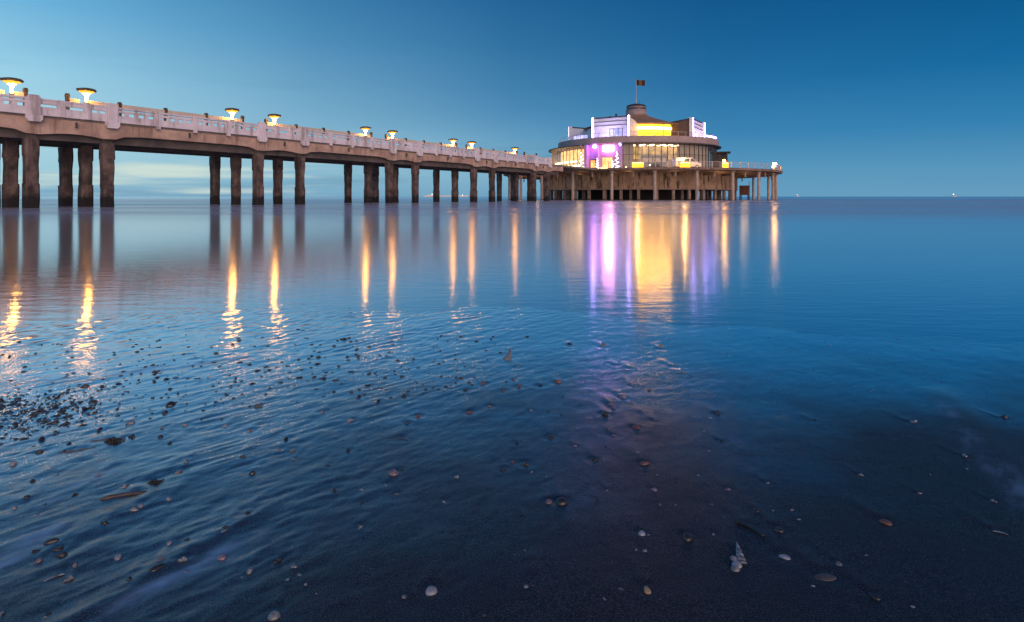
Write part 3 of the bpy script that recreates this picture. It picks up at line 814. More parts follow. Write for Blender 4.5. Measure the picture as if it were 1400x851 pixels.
# railing round the platform edge
rl = empty('railing', (Cx, Cy, 0), ROT); tag(rl, 'pale post and rail railing round the edge of the pavilion platform', 'railing')
A0, A1 = 190.5, 508.0
n_posts = 82
rp0 = MB().box(-0.06,0.06,-0.06,0.06,5.862,6.84).build('post', M['rail'], rl)
for i in range(n_posts):
    d = A0+(A1-A0)*i/(n_posts-1); p = (29.95*math.cos(R(d)), 29.95*math.sin(R(d)), 0)
    # post stands just inside the kerb line
    p = (30.08*math.cos(R(d)), 30.08*math.sin(R(d)), 0)
    if i == 0: rp0.location = p; rp0.rotation_euler = (0,0,R(d))
    else: copy_part(rp0, rl, p, R(d))
MB().ring(30.03,30.13,6.84,6.91,160,R(A0),R(A1)).build('top_rail', M['rail'], rl)
for z in (6.12,6.36,6.6): MB().ring(30.065,30.095,z,z+0.03,160,R(A0),R(A1)).build('rail_bar', M['rail'], rl)

# lit boxes and lamps on the railing
def polar(d, r, z=0.0):
    a = R(d)+ROT
    return (Cx+r*math.cos(a), Cy+r*math.sin(a), z)
def place_deg(px, r):
    """local bearing of a point at radius r that stands under photo column px (front side)"""
    th = math.atan2(px-700, 800); best = None
    for i in range(1900, 3000):
        d = i/10; x, y, _ = polar(d, r)
        e = abs(math.atan2(x, y)-th)
        if best is None or e < best[0]: best = (e, d)
    return best[1]
BL = ['yellow lit bench box on the railing below the upper yellow windows','yellow lit bench box in front of the white van','bright yellow lamp box below the glass porch at the right']
for i, (px, wd_) in enumerate(((872,1.95),(936,1.9),(990,1.5))):
    d = place_deg(px, 29.2)
    root = empty('light_box', polar(d, 29.2, 5.75), ROT+R(d)); tag(root, BL[i], 'light box', 'yellow light boxes along the platform railing')
    mb = MB(); mb.box(-0.3,0.3,-wd_/2-0.08,wd_/2+0.08,0,0.12); mb.box(-0.36,0.36,-wd_/2-0.12,wd_/2+0.12,1.0,1.12)
    mb.box(-0.25,0.25,-wd_/2-0.06,-wd_/2,0.12,1.0); mb.box(-0.25,0.25,wd_/2,wd_/2+0.06,0.12,1.0)
    mb.build('frame', M['pframe'], root)
    MB().box(-0.2,0.2,-wd_/2,wd_/2,0.12,1.0).build('lit_panel', M['yellow'], root)
    MB().box(0.21,0.29,-wd_/2+0.1,wd_/2-0.1,0.86,0.97).build('tube_light', M['yellow_hot'], root)
    if i == 2: MB().lathe([(0,1.2),(0.22,1.28),(0.26,1.42),(0.16,1.58),(0,1.62)], 12).build('globe', M['lamp'], root, smooth=True)
d = place_deg(1059, 29.4)
for px, lab, rz_, hh_ in ((1059,'brightest railing lamp at the far right tip of the platform',29.3,1.35),(1066,'dimmer lamp beside the brightest one at the platform tip',28.6,1.05)):
    d = place_deg(px, rz_) if px < 1063 else place_deg(1059, 29.3)+9
    root = empty('railing_lamp', polar(d, rz_, 5.75), ROT+R(d)); tag(root, lab, 'lamp', 'lamps at the platform tip')
    MB().tube((0,0,0),(0,0,hh_-0.25),0.06).build('post', M['rail'], root)
    MB().lathe([(0,hh_-0.25),(0.32,hh_-0.16),(0.42,hh_),(0.3,hh_+0.24),(0,hh_+0.32)], 14).build('globe', emit('railing lamp globe', (1,0.48,0.13), 70 if hh_ > 1.2 else 16), root, smooth=True)
# under-deck lamp on the left
root = empty('underdeck_lamp', polar(133, 27.6, 4.9), ROT); tag(root, 'yellow lamp under the platform deck seen left of the pavilion', 'lamp')
MB().box(-0.3,0.3,-0.3,0.3,0.2,0.45).build('bracket', M['frame'], root)
MB().lathe([(0,-0.1),(0.3,0.0),(0.34,0.2),(0,0.2)], 12).build('globe', M['lamp'], root)

def bulb(loc, power, rad=0.2, col=(1.0,0.58,0.22)):  # unseen point light added to warm the deck, rails and drum
    ld = bpy.data.lights.new('deck_fill', 'POINT'); ld.energy = power; ld.color = col; ld.shadow_soft_size = rad
    lo = bpy.data.objects.new('deck_fill', ld); COL.objects.link(lo); lo.location = loc
for px in (872, 936, 990): bulb(polar(place_deg(px, 28.4), 28.4, 7.35), 260)
for px in (806, 832): bulb(polar(place_deg(px, 27.0), 27.0, 7.0), 200, 0.2, (1.0,0.5,0.2))
for px in (852, 905, 962, 1015): bulb(polar(place_deg(px, 29.5), 29.3, 6.3), 30, 0.3)
for d in (150, 176, 197, 215, 233, 251): bulb(polar(d, 26.3, 4.5), 90, 0.6)
# rusty box near the water at the right
root = empty('steel_pump_box', polar(place_deg(1022, 22.9), 22.9, 0), ROT+R(272)); tag(root, 'rusty steel box on stilts at the right foot of the platform', 'steel box')
MB().box(-0.9,0.9,-1.0,1.0,1.0,2.9).build('body', M['rust'], root)
MB().box(-1.0,1.0,-1.1,1.1,2.9,3.02).build('lid', M['rust'], root)
for x in (-0.8,0.8):
    for y in (-0.9,0.9): MB().box(x-0.09,x+0.09,y-0.09,y+0.09,-1,1.0).build('leg', M['core'], root)
mb = MB()
for y in (-0.9,0.9): mb.box(0.95,1.0,y-0.03,y+0.03,3.02,4.0)
mb.box(0.95,1.0,-0.9,0.9,3.95,4.0); mb.box(0.95,1.0,-0.9,0.9,3.5,3.55); mb.build('guard_rail', M['steel'], root)

# ------------------------------------------------------------------ pavilion
pav = empty('pavilion', (Cx, Cy, 0), ROT)
tag(pav, 'round two-storey seaside pavilion lit yellow, pink and violet at the pier head', 'pavilion')
FL = 5.752
def arcwall(r0, r1, z0, z1, d0, d1, name, mat, n=None, parent=None):
    return MB().ring(r0, r1, z0, z1, n or max(6, int(abs(d1-d0)/2)), R(d0), R(d1)).build(name, mat, parent or pav)
# terrace band over the ground floor
MB().ring(16.9,17.7,11.42,12.75,140).build('terrace_parapet', M['band'], pav)
MB().lathe([(0.4,11.25),(17.0,11.25),(17.0,11.75),(0.4,11.75)],128).build('terrace_slab', M['band'], pav)
MB().ring(17.02,18.25,11.22,11.40,140,R(191),R(420)).build('canopy', M['roofdark'], pav)
# ground floor curtain wall, right side
RW = 17.2
G0, G1 = 191.0, 330.0
MB().lathe([(RW,FL+0.35),(RW,11.2)], 40, (0,0), R(G0), R(G1)).build('curtain_glass', M['glass'], pav)
nm = 34
mu0 = MB().box(-0.09,0.07,-0.05,0.05,FL,11.22).build('mullion', M['frame'], pav)
for i in range(nm):
    d = G0+(G1-G0)*i/(nm-1); p = ((RW+0.04)*math.cos(R(d)), (RW+0.04)*math.sin(R(d)), 0)
    if i == 0: mu0.location = p; mu0.rotation_euler = (0,0,R(d))
    else: copy_part(mu0, pav, p, R(d))
arcwall(RW-0.08, RW+0.1, FL, FL+0.35, G0, G1, 'plinth', M['frame'], 40)
arcwall(RW-0.06, RW+0.06, 9.05, 9.13, G0, G1, 'transom', M['frame'], 40)
arcwall(10.8, 11.0, FL, 11.24, 150, 350, 'inner_wall', M['interior'], 60)
arcwall(11.05, 11.07, 8.5, 11.1, 194, 250, 'inner_glow_panel', M['amber_dim'], 30)  # panel emits by itself, standing in for lamplight on the back wall
arcwall(16.3, 16.4, FL, 11.1, 191.5, 198, 'curtain', M['curtain'], 8)
arcwall(16.3, 16.4, FL, 11.1, 231, 264, 'curtain', M['curtain'], 20)
arcwall(15.9, 16.1, 6.3, 9.0, 203, 222, 'room_divider', M['screen'], 16)
pw = MB()
for d in (204.5,207,209.5,213,215.5,219.5):
    a = R(d); x, y = 16.14*math.cos(a), 16.14*math.sin(a)
    pw.add([(x+dx*-math.sin(a)+e*math.cos(a), y+dx*math.cos(a)+e*math.sin(a), z) for e in (0,0.03) for dx, z in ((-0.35,7.6),(0.35,7.6),(0.35,8.4),(-0.35,8.4))],
           [(0,1,2,3),(4,5,6,7),(0,1,5,4),(1,2,6,5),(2,3,7,6),(3,0,4,7)])
pw.build('picture', M['curtain'], pav)
lit = MB()
for d in (197,205,213,222,229,238):
    a = R(d)
    for r_ in (12.4,14.2):
        x, y = r_*math.cos(a), r_*math.sin(a); lit.box(x-0.45,x+0.45,y-0.45,y+0.45,11.17,11.23)
lit.build('ceiling_lamp', emit('amber ceiling lamp', (1.0,0.62,0.26), 9), pav)
wl = MB()
for d in (201,209,229,243):
    a = R(d); x, y = 16.6*math.cos(a), 16.6*math.sin(a); wl.tube((x,y,6.9),(x,y,7.0),0.12)
wl.build('table_lamp', M['bulb'], pav)
# left glazed room, bulging out, with its own thin roof
L0, L1 = 78.0, 165.0
MB().lathe([(19.1,FL+0.3),(19.1,10.95)], 44, (0,0), R(L0), R(L1)).build('room_glass', M['glass'], pav)
arcwall(18.95, 19.25, FL, FL+0.3, L0, L1, 'plinth', M['band'], 44)
MB().ring(15.0,19.9,11.0,11.19,60,R(L0-1),R(L1+0.6)).build('room_roof', M['roofdark'], pav)
m0 = MB().box(-0.08,0.08,-0.05,0.05,FL,11.0).build('mullion', M['pframe'], pav)
for i in range(26):
    d = L0+(L1-L0)*i/25; p = (19.16*math.cos(R(d)), 19.16*math.sin(R(d)), 0)
    if i == 0: m0.location = p; m0.rotation_euler = (0,0,R(d))
    else: copy_part(m0, pav, p, R(d))
arcwall(16.9, 17.1, FL, 11.0, L0, L1, 'room_wall', M['curtain'], 44)
arcwall(17.15, 17.17, 8.2, 10.6, 100, 163, 'glow_wall', M['amber'], 40)  # amber room light put into the wall as emission
arcwall(17.9, 18.5, FL, 6.7, 100, 163, 'glow_counter', M['amber'], 40)  # counter glows by itself in place of room light
bl = MB()
for i in range(26):
    d = 104+58*i/25; a = R(d)
    for z in (7.1, 8.0):
        if (i*7+int(z*3)) % 4 == 0: continue
        x, y = 18.3*math.cos(a), 18.3*math.sin(a); bl.tube((x,y,z-0.16),(x,y,z+0.16),0.20,n=8)
bl.build('hanging_bulb', M['bulb'], pav)
MB().ring(18.9,19.0,FL+0.02,FL+0.2,44,R(120),R(163)).build('floor_strip', M['orange_box'], pav)
# entrance facing the pier: flat lilac wall with side piers, door and lit sign
EX = -16.6
MB().box(EX,EX+0.3,-3.2,4.4,FL,11.25).build('entrance_wall', M['magenta_wall'], pav)
MB().box(EX-0.7,EX-0.003,-3.3,-2.5,FL,11.25).build('side_pier', M['magenta_wall'], pav)
MB().box(EX-1.6,EX-0.003,4.0,4.6,FL,11.25).build('side_pier', M['magenta_wall'], pav)
MB().box(EX-0.55,EX-0.003,1.95,2.35,FL,11.25).build('side_pier', M['magenta_wall'], pav)
dr = empty('entrance_door'); dr.parent = pav
MB().box(EX-0.14,EX-0.004,-1.1,1.3,FL,FL+3.0).build('frame', M['pframe'], dr)
MB().box(EX-0.20,EX-0.142,-0.95,1.15,FL+0.05,FL+2.85).build('door_glass', M['amber'], dr)
sg = MB().box(EX-0.35,EX-0.05,-1.25,1.0,9.9,11.0).build('lit_sign', M['pink'], pav)
MB().box(EX-0.62,EX-0.36,-1.35,1.1,11.0,11.1).build('spill_shield', M['frame'], pav)  # added to keep the sign's side glow off the wall
MB().lathe([(0,10.55),(0.34,10.7),(0.42,11.0),(0.3,11.2),(0,11.25)],14,(EX-0.8,2.6)).build('wall_lamp', M['purple'], pav, smooth=True)
MB().box(EX-1.5,EX-0.9,-0.7,0.9,FL+0.05,FL+0.75).build('lit_doorstep', M['orange_box'], pav)
MB().box(EX-0.18,EX-0.004,2.6,3.8,FL,FL+2.6).build('side_window', M['frame'], pav)
MB().box(EX-0.22,EX-0.182,2.7,3.7,FL+0.9,FL+2.4).build('window_pane', M['amber'], pav)
MB().tube((EX-0.3,-2.9,10.85),(EX-1.0,-2.9,11.2),0.16).build('wall_lamp', M['violet'], pav)
# glass porch at the right with flat projecting roof
PB = place_deg(989, 17.6)
def loc(d, r): return (r*math.cos(R(d)), r*math.sin(R(d)))
px_, py_ = loc(PB, 17.9)
porch = empty('glass_porch'); porch.parent = pav; porch.location = (px_, py_, 0); porch.rotation_euler = (0,0,R(PB))
MB().box(-2.0,2.2,-2.3,2.3,10.1,10.3).build('roof', M['roofdark'], porch)
MB().add([(1.5,-1.9,FL),(1.5,1.9,FL),(1.5,1.9,10.1),(1.5,-1.9,10.1)],[(0,1,2,3)]).build('glass', M['glass'], porch)
mb = MB()
for y in (-1.9,-0.95,0,0.95,1.9): mb.box(1.42,1.6,y-0.06,y+0.06,FL,10.1)
for x in (-1.2,0,): mb.box(x-0.06,x+0.06,-1.95,-1.83,FL,10.1); mb.box(x-0.06,x+0.06,1.83,1.95,FL,10.1)
mb.build('frame', M['frame'], porch)
MB().box(-1.6,1.42,-0.3,-0.1,FL,10.1).build('back_panel', M['screen'], porch)
MB().box(1.2,1.3,0.6,1.5,FL+0.3,10.0).build('lit_pane', emit('pale blue pane', (0.5,0.65,0.9), 0.8), porch)

# upper storey: ring of yellow windows, low cone roof, four wings
UZ = 11.75
arcwall(10.75, 11.0, UZ, 16.0, 60, 190, 'upper_wall', M['white'], 50)
arcwall(10.75, 11.0, UZ, 12.9, 190, 262, 'upper_sill_wall', M['pframe'], 40)
arcwall(10.75, 11.0, 15.85, 16.1, 190, 262, 'lintel', M['pframe'], 40)
arcwall(10.75, 11.0, UZ, 16.0, 262, 420, 'upper_wall', M['white'], 60)
W0, W1 = 199.5, 252.0
arcwall(10.6, 10.64, 12.9, 15.85, W0, W1, 'lit_window', M['yellow'], 24)
arcwall(10.66, 10.72, 14.75, 15.35, W0+1, W1-1, 'window_glow_strip', M['yellow_hot'], 24)  # bright strip added behind the windows to strengthen the yellow reflection
arcwall(10.78, 10.95, 12.9, 15.85, 190, 199, 'window_pier', M['interior'], 6)
arcwall(10.78, 10.95, 12.9, 15.85, 252, 262, 'window_pier', M['interior'], 12)
arcwall(10.97, 11.0, 12.6, 15.0, 192.5, 196, 'side_window', M['frame'], 4)
arcwall(10.97, 11.0, 12.6, 14.8, 254.5, 259, 'side_window', M['violet_soft'], 4)
um0 = MB().box(-0.05,0.1,-0.05,0.05,12.9,15.85).build('mullion', M['pframe'], pav)
for i in range(6):
    d = W0+(W1-W0)*i/5; p = (10.8*math.cos(R(d)), 10.8*math.sin(R(d)), 0)
    if i == 0: um0.location = p; um0.rotation_euler = (0,0,R(d))
    else: copy_part(um0, pav, p, R(d))
rail_low = MB().ring(10.8,10.84,13.35,13.42,24,R(W0),R(W1)).build('window_rail', M['pframe'], pav)
MB().lathe([(11.9,15.98),(11.9,16.12),(8.6,16.9),(5.2,17.9),(3.0,18.75),(2.3,19.2),(0.3,19.3)],96).build('dome_roof', M['roof'], pav, smooth=False)
# cupola
cup = MB().lathe([(2.3,19.1),(2.25,20.0),(2.35,20.05),(2.35,20.25),(2.1,20.3),(2.0,20.75),(2.12,20.8),(2.12,20.98),(0.2,21.0)],40).build('cupola', M['band'], pav)
MB().lathe([(2.2,21.0),(2.25,21.15),(1.9,21.45),(0.6,21.75),(0.2,21.8)],40).build('cap', M['roofdark'], cup)
MB().ring(2.12,2.16,20.35,20.7,40).build('window_band', M['frame'], cup)
# wings
def wing(deg, rw, hw, name_lit, depth, pane=True, sidemat=None):
    """wing pointing to local bearing deg; facade at distance rw, half-width hw"""
    w = empty('wing'); w.parent = pav; w.rotation_euler = (0,0,R(deg))
    ri = rw-depth
    MB().box(rw-0.3,rw,-hw+0.35,hw-0.35,UZ,16.85).build('facade', M['white'], w)
    for s in (-1,1):
        MB().prism_y([(ri,UZ),(rw-0.31,UZ),(rw-0.31,16.75),(ri,15.9)], s*(hw-0.25)-0.12, s*(hw-0.25)+0.12).build('side_wall', sidemat or M['white'], w)
        MB().box(rw-0.3,rw+0.45,s*(hw-0.17)-0.17,s*(hw-0.17)+0.17,UZ,17.15).build('fin', M['white'], w)
        MB().box(rw+0.451,rw+0.5,s*(hw-0.17)-0.12,s*(hw-0.17)+0.12,UZ+0.9,17.1).build('led_strip', M['violet'], w)
    MB().prism_y([(ri-0.5,15.95),(rw+0.1,16.86),(rw+0.1,17.12),(ri-0.5,16.12)], -hw+0.36, hw-0.36).build('roof', M['roofdark'], w)
    mb = MB()
    for z in (15.3,16.1): mb.box(rw+0.003,rw+0.12,-hw+0.4,hw-0.4,z,z+0.13)
    mb.build('facade_band', M['roofdark'], w)
    if pane:
        wn = MB().box(rw+0.004,rw+0.05,-hw*0.1,hw*0.62,UZ+1.0,UZ+2.9).build('window', M['frame'], w)
        for i in range(3):
            y0 = -hw*0.1+0.12+i*(hw*0.72-0.1)/3
            MB().box(rw+0.052,rw+0.07,y0,y0+(hw*0.72-0.1)/3-0.14,UZ+1.05,UZ+2.8).build('pane', M['violet_soft'], wn)
    if name_lit == 'left':
        gw = MB().box(ri+2.6,rw-0.6,hw-0.128,hw-0.10,UZ+0.9,UZ+3.3).build('window', M['frame'], w)
        for i in range(4):
            x0 = ri+2.7+i*(depth-3.3)/4; MB().box(x0,x0+(depth-3.3)/4-0.12,hw-0.098,hw-0.08,UZ+1.0,UZ+3.2).build('pane', M['violet_soft'], gw)
    # glowing bars added at the foot of the facade to brighten it
    MB().box(rw+0.9,rw+1.1,-hw+0.8,hw-0.8,UZ+0.02,UZ+0.2).build('facade_fill_bar', M['violet'], w)
    return w
wing(180, 14.9, 4.1, 'front', 7)
wing(270, 13.6, 5.0, 'right', 7, False, M['wingside'])
wing(90, 14.6, 4.0, 'left', 7)
wing(0, 14.6, 4.0, 'back', 7, False)
def area(loc, rot_to, col, power, sx, sy, parent):
    ld = bpy.data.lights.new('flood', 'AREA'); ld.shape = 'RECTANGLE'; ld.size = sx; ld.size_y = sy
    ld.energy = power; ld.color = col
    lo = bpy.data.objects.new('flood', ld); COL.objects.link(lo); lo.parent = parent
    lo.location = loc; lo.rotation_euler = Vector(rot_to).to_track_quat('-Z','Y').to_euler()
    return lo
VI = (0.50,0.42,1.0)  # violet area lights added to brighten the white facades
area((-16.0,0,12.1), (0.75,0,0.65), VI, 430, 0.3, 6.5, pav)
area((0,-14.9,12.1), (0,0.7,0.7), VI, 520, 7.5, 0.3, pav)
area((0,15.9,12.1), (0,-0.7,0.7), VI, 420, 6.5, 0.3, pav)
# magenta floods under the terrace edge
area((-17.5,0.4,11.1), (0.42,0,-0.9), (1.0,0.07,0.72), 60, 0.5, 5.0, pav)
area((EX-1.2,3.2,10.6), (0.5,0.1,-0.85), (0.42,0.06,1.0), 32, 0.4, 1.2, pav)
area((EX-1.0,-1.9,10.6), (0.5,-0.1,-0.85), (0.42,0.12,1.0), 16, 0.4, 0.8, pav)
# roof vents and terrace rail
for y in (-0.1,1.2): MB().box(-12.6,-12.25,y-0.17,y+0.17,16.2,18.0 if y < 1 else 17.6).build('roof_vent', M['frame'], pav)
MB().ring(17.28,17.34,13.55,13.6,120).build('terrace_rail', M['steel'], pav)
tp0 = MB().box(-0.03,0.03,-0.03,0.03,12.75,13.55).build('rail_post', M['steel'], pav)
for i in range(60):
    d = 6*i; p = (17.31*math.cos(R(d)), 17.31*math.sin(R(d)), 0)
    if i == 0: tp0.location = p
    else: copy_part(tp0, pav, p, R(d))
td0 = MB().tube((0,0,13.0),(0,0,13.28),0.14,n=8).build('terrace_light', M['violet'], pav)
for i in range(9):
    d = 252+2.4*i; p = (17.45*math.cos(R(d)), 17.45*math.sin(R(d)), 0)
    if i == 0: td0.location = p
    else: copy_part(td0, pav, p, R(d))

# flag
fp = empty('flagpole', (*polar(0, 0.0)[:2], 21.8), 0); tag(fp, 'flagpole with small dark tricolour flag on top of the cupola', 'flagpole')
MB().tube((0,0,0),(0,0,5.6),0.09,0.05).build('pole', M['steel'], fp)
MB().lathe([(0,5.6),(0.1,5.66),(0,5.75)],8).build('finial', M['steel'], fp)
MB().tube((0.75,0,-0.3),(0.75,0,0.9),0.05).build('aerial', M['frame'], fp)
MB().tube((-0.35,0,0),(0,0,4.7),0.018,n=5).build('halyard', M['steel'], fp)
fl = empty('flag'); fl.parent = fp
for i, mn in enumerate(('flag_black','flag_yellow','flag_red')):
    mb = MB(); vs = []; n = 6
    for j in range(n+1):
        t = (i+j/n)/3; x = 0.06+1.9*t; y = 0.18*math.sin(5*t)*t; dz = -0.28*t-0.05*math.sin(6*t)
        for z in (4.25, 5.5): 
            for e in (-0.01,0.01): vs.append((x, y+e, z+dz))
    fs = []
    for j in range(n):
        a = j*4; b4 = a+4
        fs += [(a,b4,b4+2,a+2),(a+1,a+3,b4+3,b4+1),(a,a+1,b4+1,b4),(a+2,b4+2,b4+3,a+3)]
    fs += [(0,2,3,1),(n*4,n*4+1,n*4+3,n*4+2)]
    mb.add(vs, fs).build('flag_band', M[mn], fl)

# light-wrapped fir trees by the entrance
TL = ['tall fir wound with white lights at the left side of the pink entrance','small fir with white lights just left of the glowing doorstep','small fir with white lights just right of the glowing doorstep','tall fir wound with white lights at the right side of the pink entrance']
for i, (x, y, h) in enumerate(((EX-1.9,5.0,4.0),(EX-1.3,1.75,2.7),(EX-1.3,-1.55,2.2),(EX-1.9,-2.7,3.9))):
    a = math.atan2(y, x); r_ = math.hypot(x, y)
    root = empty('light_tree', polar(math.degrees(a), r_, FL), ROT); tag(root, TL[i], 'lit tree', 'light-wrapped firs at the entrance')
    MB().tube((0,0,0),(0,0,h*0.3),0.08).build('trunk', M['darkwood'], root)
    rnd = random.Random(i); mb = MB()
    for q in range(150):
        t = rnd.random()**1.3; z = 0.35+t*(h-0.4); rad = (1-t)*h*0.13+0.04; an = rnd.uniform(0,2*PI)
        c_ = Vector((rad*math.cos(an)*rnd.uniform(.5,1), rad*math.sin(an)*rnd.uniform(.5,1), z)); L = 0.32*(1-t*0.6)
        o_ = Vector((math.cos(an), math.sin(an), -0.35))*L; sd_ = Vector((-math.sin(an), math.cos(an), 0.2))*L*0.4
        mb.add([c_, c_+o_*0.5+sd_, c_+o_, c_+o_*0.5-sd_], [(0,1,2,3)])
    mb.build('crown', M['fir'], root)
    mb = MB(); prev = None
    turns = 4.5
    for q in range(90):
        t = q/89; an = 2*PI*turns*t; rad = (1-t)*h*0.13+0.08
        p = Vector((rad*math.cos(an), rad*math.sin(an), 0.3+t*(h-0.3)))
        if prev is not None: mb.tube(prev, p, 0.035, n=5, cap=False)
        prev = p
    mb.build('light_string', M['tree_light'], root)

# van parked behind the railing
d = place_deg(939, 27.0)
van = empty('parked_van', polar(d, 27.0, 5.75), ROT+R(d)+PI/2); tag(van, 'small white van parked behind the platform railing', 'van')
body = [(-2.5,0.32),(-2.55,0.9),(-2.4,1.95),(0.75,1.98),(1.55,1.25),(2.4,0.98),(2.55,0.65),(2.5,0.32)]
MB().prism_y(body, -0.85, 0.85).build('body', M['van'], van, bevel=0.06)
MB().prism_y([(0.35,1.2),(1.42,1.2),(0.78,1.8),(0.35,1.8)], -0.87, 0.87).build('side_window', M['darkglass'], van)
MB().prism_y([(-0.9,1.2),(0.15,1.2),(0.15,1.8),(-0.9,1.8)], -0.865, 0.865).build('side_window', M['darkglass'], van)
MB().prism_y([(0.86,1.86),(1.55,1.27),(1.58,1.30),(0.89,1.89)], -0.72, 0.72).build('windscreen', M['darkglass'], van)
for x in (-1.6,1.6):
    for y in (-0.8,0.8):
        wh = MB().tube((x,y-0.1,0.33),(x,y+0.1,0.33),0.33,n=18).build('wheel', M['black'], van)
        MB().tube((x,y-0.115,0.33),(x,y+0.115,0.33),0.19,n=12).build('rim', M['steel'], wh)
for y in (-0.62,0.62): MB().box(2.44,2.57,y-0.16,y+0.16,0.70,0.86).build('headlight', M['steel'], van)

# ------------------------------------------------------------------ far vessels
def vessel(x, y, L, H, label, lights, hullm):
    root = empty('distant_ship', (x, y, 0), 0); tag(root, label, 'ship')
    MB().prism_y([(-L/2,0.0),(-L/2-L*0.02,H*0.55),(L/2+L*0.05,H*0.6),(L/2,0.0)], -L*0.07, L*0.07).build('hull', hullm, root)
    MB().box(-L*0.42,-L*0.28,-L*0.05,L*0.05,H*0.55,H).build('bridge', hullm, root)
    for i, (lx, lz, r_) in enumerate(lights):
        MB().lathe([(0,-r_),(r_*0.7,-r_*0.7),(r_,0),(r_*0.7,r_*0.7),(0,r_)],10,(lx,0)).build('mast_light', M['shiplight'], root).location = (0,0,lz)
    return root
vessel(2.5e3*(-90/800), 2500, 185, 8.5, 'pale ship shape standing in for a light trail on the horizon between the piles', [(-60,10.5,1.4),(70,6.5,1.2)], pbr('light trail hull', (0.8,0.72,0.66), None, 0.5))  # ship made up in place of a light trail, its glow in the pale hull
vessel(2200*(605/800), 2200, 16, 7, 'tiny boat with bright light on the horizon near the right edge', [(-4,9,1.5)], M['hull'])
vessel(2400*(391/800), 2400, 14, 6, 'tiny boat with dim light on the horizon just right of the platform', [(-3,8,0.9)], M['hull'])

# ------------------------------------------------------------------ shells, pebbles, driftwood
def shell_mat(name, c1, c2, rough=0.25, coat=0.6, sc=(130,130,130)):
    return pbr(name, c1, c2, rough+0.1, scale=60, vscale=sc, coat=coat, bump=0.0015)
S = {
 'd': shell_mat('black shell', (0.022,0.02,0.022), (0.009,0.009,0.011), 0.3),
 'p': shell_mat('pale shell', (0.30,0.34,0.40), (0.035,0.038,0.046), 0.45),
 'b': shell_mat('brown shell', (0.20,0.085,0.05), (0.09,0.04,0.03), 0.4),
 'k': shell_mat('pink shell', (0.28,0.22,0.28), (0.05,0.035,0.05), 0.45),
 'blue': shell_mat('blue grey shell', (0.30,0.34,0.42), (0.16,0.19,0.25), 0.4),
 't': shell_mat('tan shell', (0.46,0.31,0.17), (0.30,0.19,0.10), 0.45),
 'peb': pbr('dark pebble', (0.045,0.036,0.032), (0.016,0.014,0.014), 0.5, vscale=(90,90,90), coat=0.25, bump=0.0015),
 'wood': pbr('wet driftwood', (0.055,0.04,0.03), (0.02,0.016,0.014), 0.5, vscale=(60,60,60), bump=0.002, coat=0.3),
 'wood2': pbr('grey driftwood', (0.10,0.075,0.07), (0.045,0.034,0.032), 0.6, vscale=(50,50,50), bump=0.002),
 'weed': pbr('seaweed', (0.02,0.016,0.012), (0.01,0.009,0.007), 0.4, coat=0.4),
 'sand': pbr('pale sand', (0.10,0.10,0.11), (0.06,0.06,0.065), 0.5, vscale=(120,120,120)),
}
def bivalve(long=1.0, taper=0.0, hgt=0.42, ribs=0.0, n=28, rings=8):
    """unit width shell half, domed, umbo towards +y"""
    vs, fs = [], []
    for i in range(rings+1):
        rho = math.sin(PI/2*i/rings)
        for j in range(n):
            t = 2*PI*j/n; sx = 0.5*math.cos(t)*(1-taper*math.sin(t)); sy = 0.5*long*math.sin(t)
            k = 1+ribs*math.cos(t*11)*rho
            vs.append((sx*rho*k, sy*rho*k + 0.2*long*(1-rho)*0.8, hgt*math.sqrt(max(0,1-rho*rho))-0.0))
    m_ = n
    for i in range(rings):
        for j in range(n):
            fs.append((i*m_+j, i*m_+(j+1)%n, (i+1)*m_+(j+1)%n, (i+1)*m_+j))
    # thick lip and a closed underside
    b0 = rings*m_
    for j in range(n):
        x, y, z = vs[b0+j]; vs.append((x*0.97, y*0.97, -0.1))
    for j in range(n): fs.append((b0+j, b0+(j+1)%n, b0+m_+(j+1)%n, b0+m_+j))
    fs.append(tuple(b0+m_+j for j in range(n-1,-1,-1)))
    return MB().add(vs, fs)
def pebble(seed, sub=2):
    rnd = random.Random(seed); bm = bmesh.new(); bmesh.ops.create_icosphere(bm, subdivisions=sub+1, radius=0.5)
    ph = [(Vector((rnd.uniform(-1,1),rnd.uniform(-1,1),rnd.uniform(-1,1))).normalized(), rnd.uniform(2,5), rnd.uniform(0,6)) for _ in range(5)]
    sc_ = (1, rnd.uniform(.6,.9), rnd.uniform(.35,.6))
    for v in bm.verts:
        f = 1+sum(0.11*math.sin(k*v.co.dot(d_)*2.4+o_) for d_, k, o_ in ph)
        v.co = Vector((v.co.x*f*sc_[0], v.co.y*f*sc_[1], v.co.z*f*sc_[2]))
    bm.verts.index_update(); mb = MB(); mb.v = [tuple(v.co) for v in bm.verts]; mb.f = [tuple(v.index for v in f.verts) for f in bm.faces]; bm.free()
    return mb
def curved_tube(n=16, rad=0.07, bend=0.12, half=True, flat=1.0, taper=0.0, seed=0, wob=0.0):
    rnd = random.Random(seed); m_ = 10; vs, fs = [], []
    for i in range(n+1):
        t = i/n; x = t-0.5; y = bend*(1-(2*t-1)**2); r_ = rad*(1-taper*t)*(1 if 0 < i < n else 0.75)*(1+rnd.uniform(-wob,wob))
        oy = rnd.uniform(-wob,wob)*rad
        for j in range(m_):
            a = 2*PI*j/m_; vs.append((x, y+oy+r_*math.cos(a), r_*flat*math.sin(a)))
    for i in range(n):
        for j in range(m_): fs.append((i*m_+j, i*m_+(j+1)%m_, (i+1)*m_+(j+1)%m_, (i+1)*m_+j))
    fs += [tuple(range(m_-1,-1,-1)), tuple(n*m_+j for j in range(m_))]
    return MB().add(vs, fs)
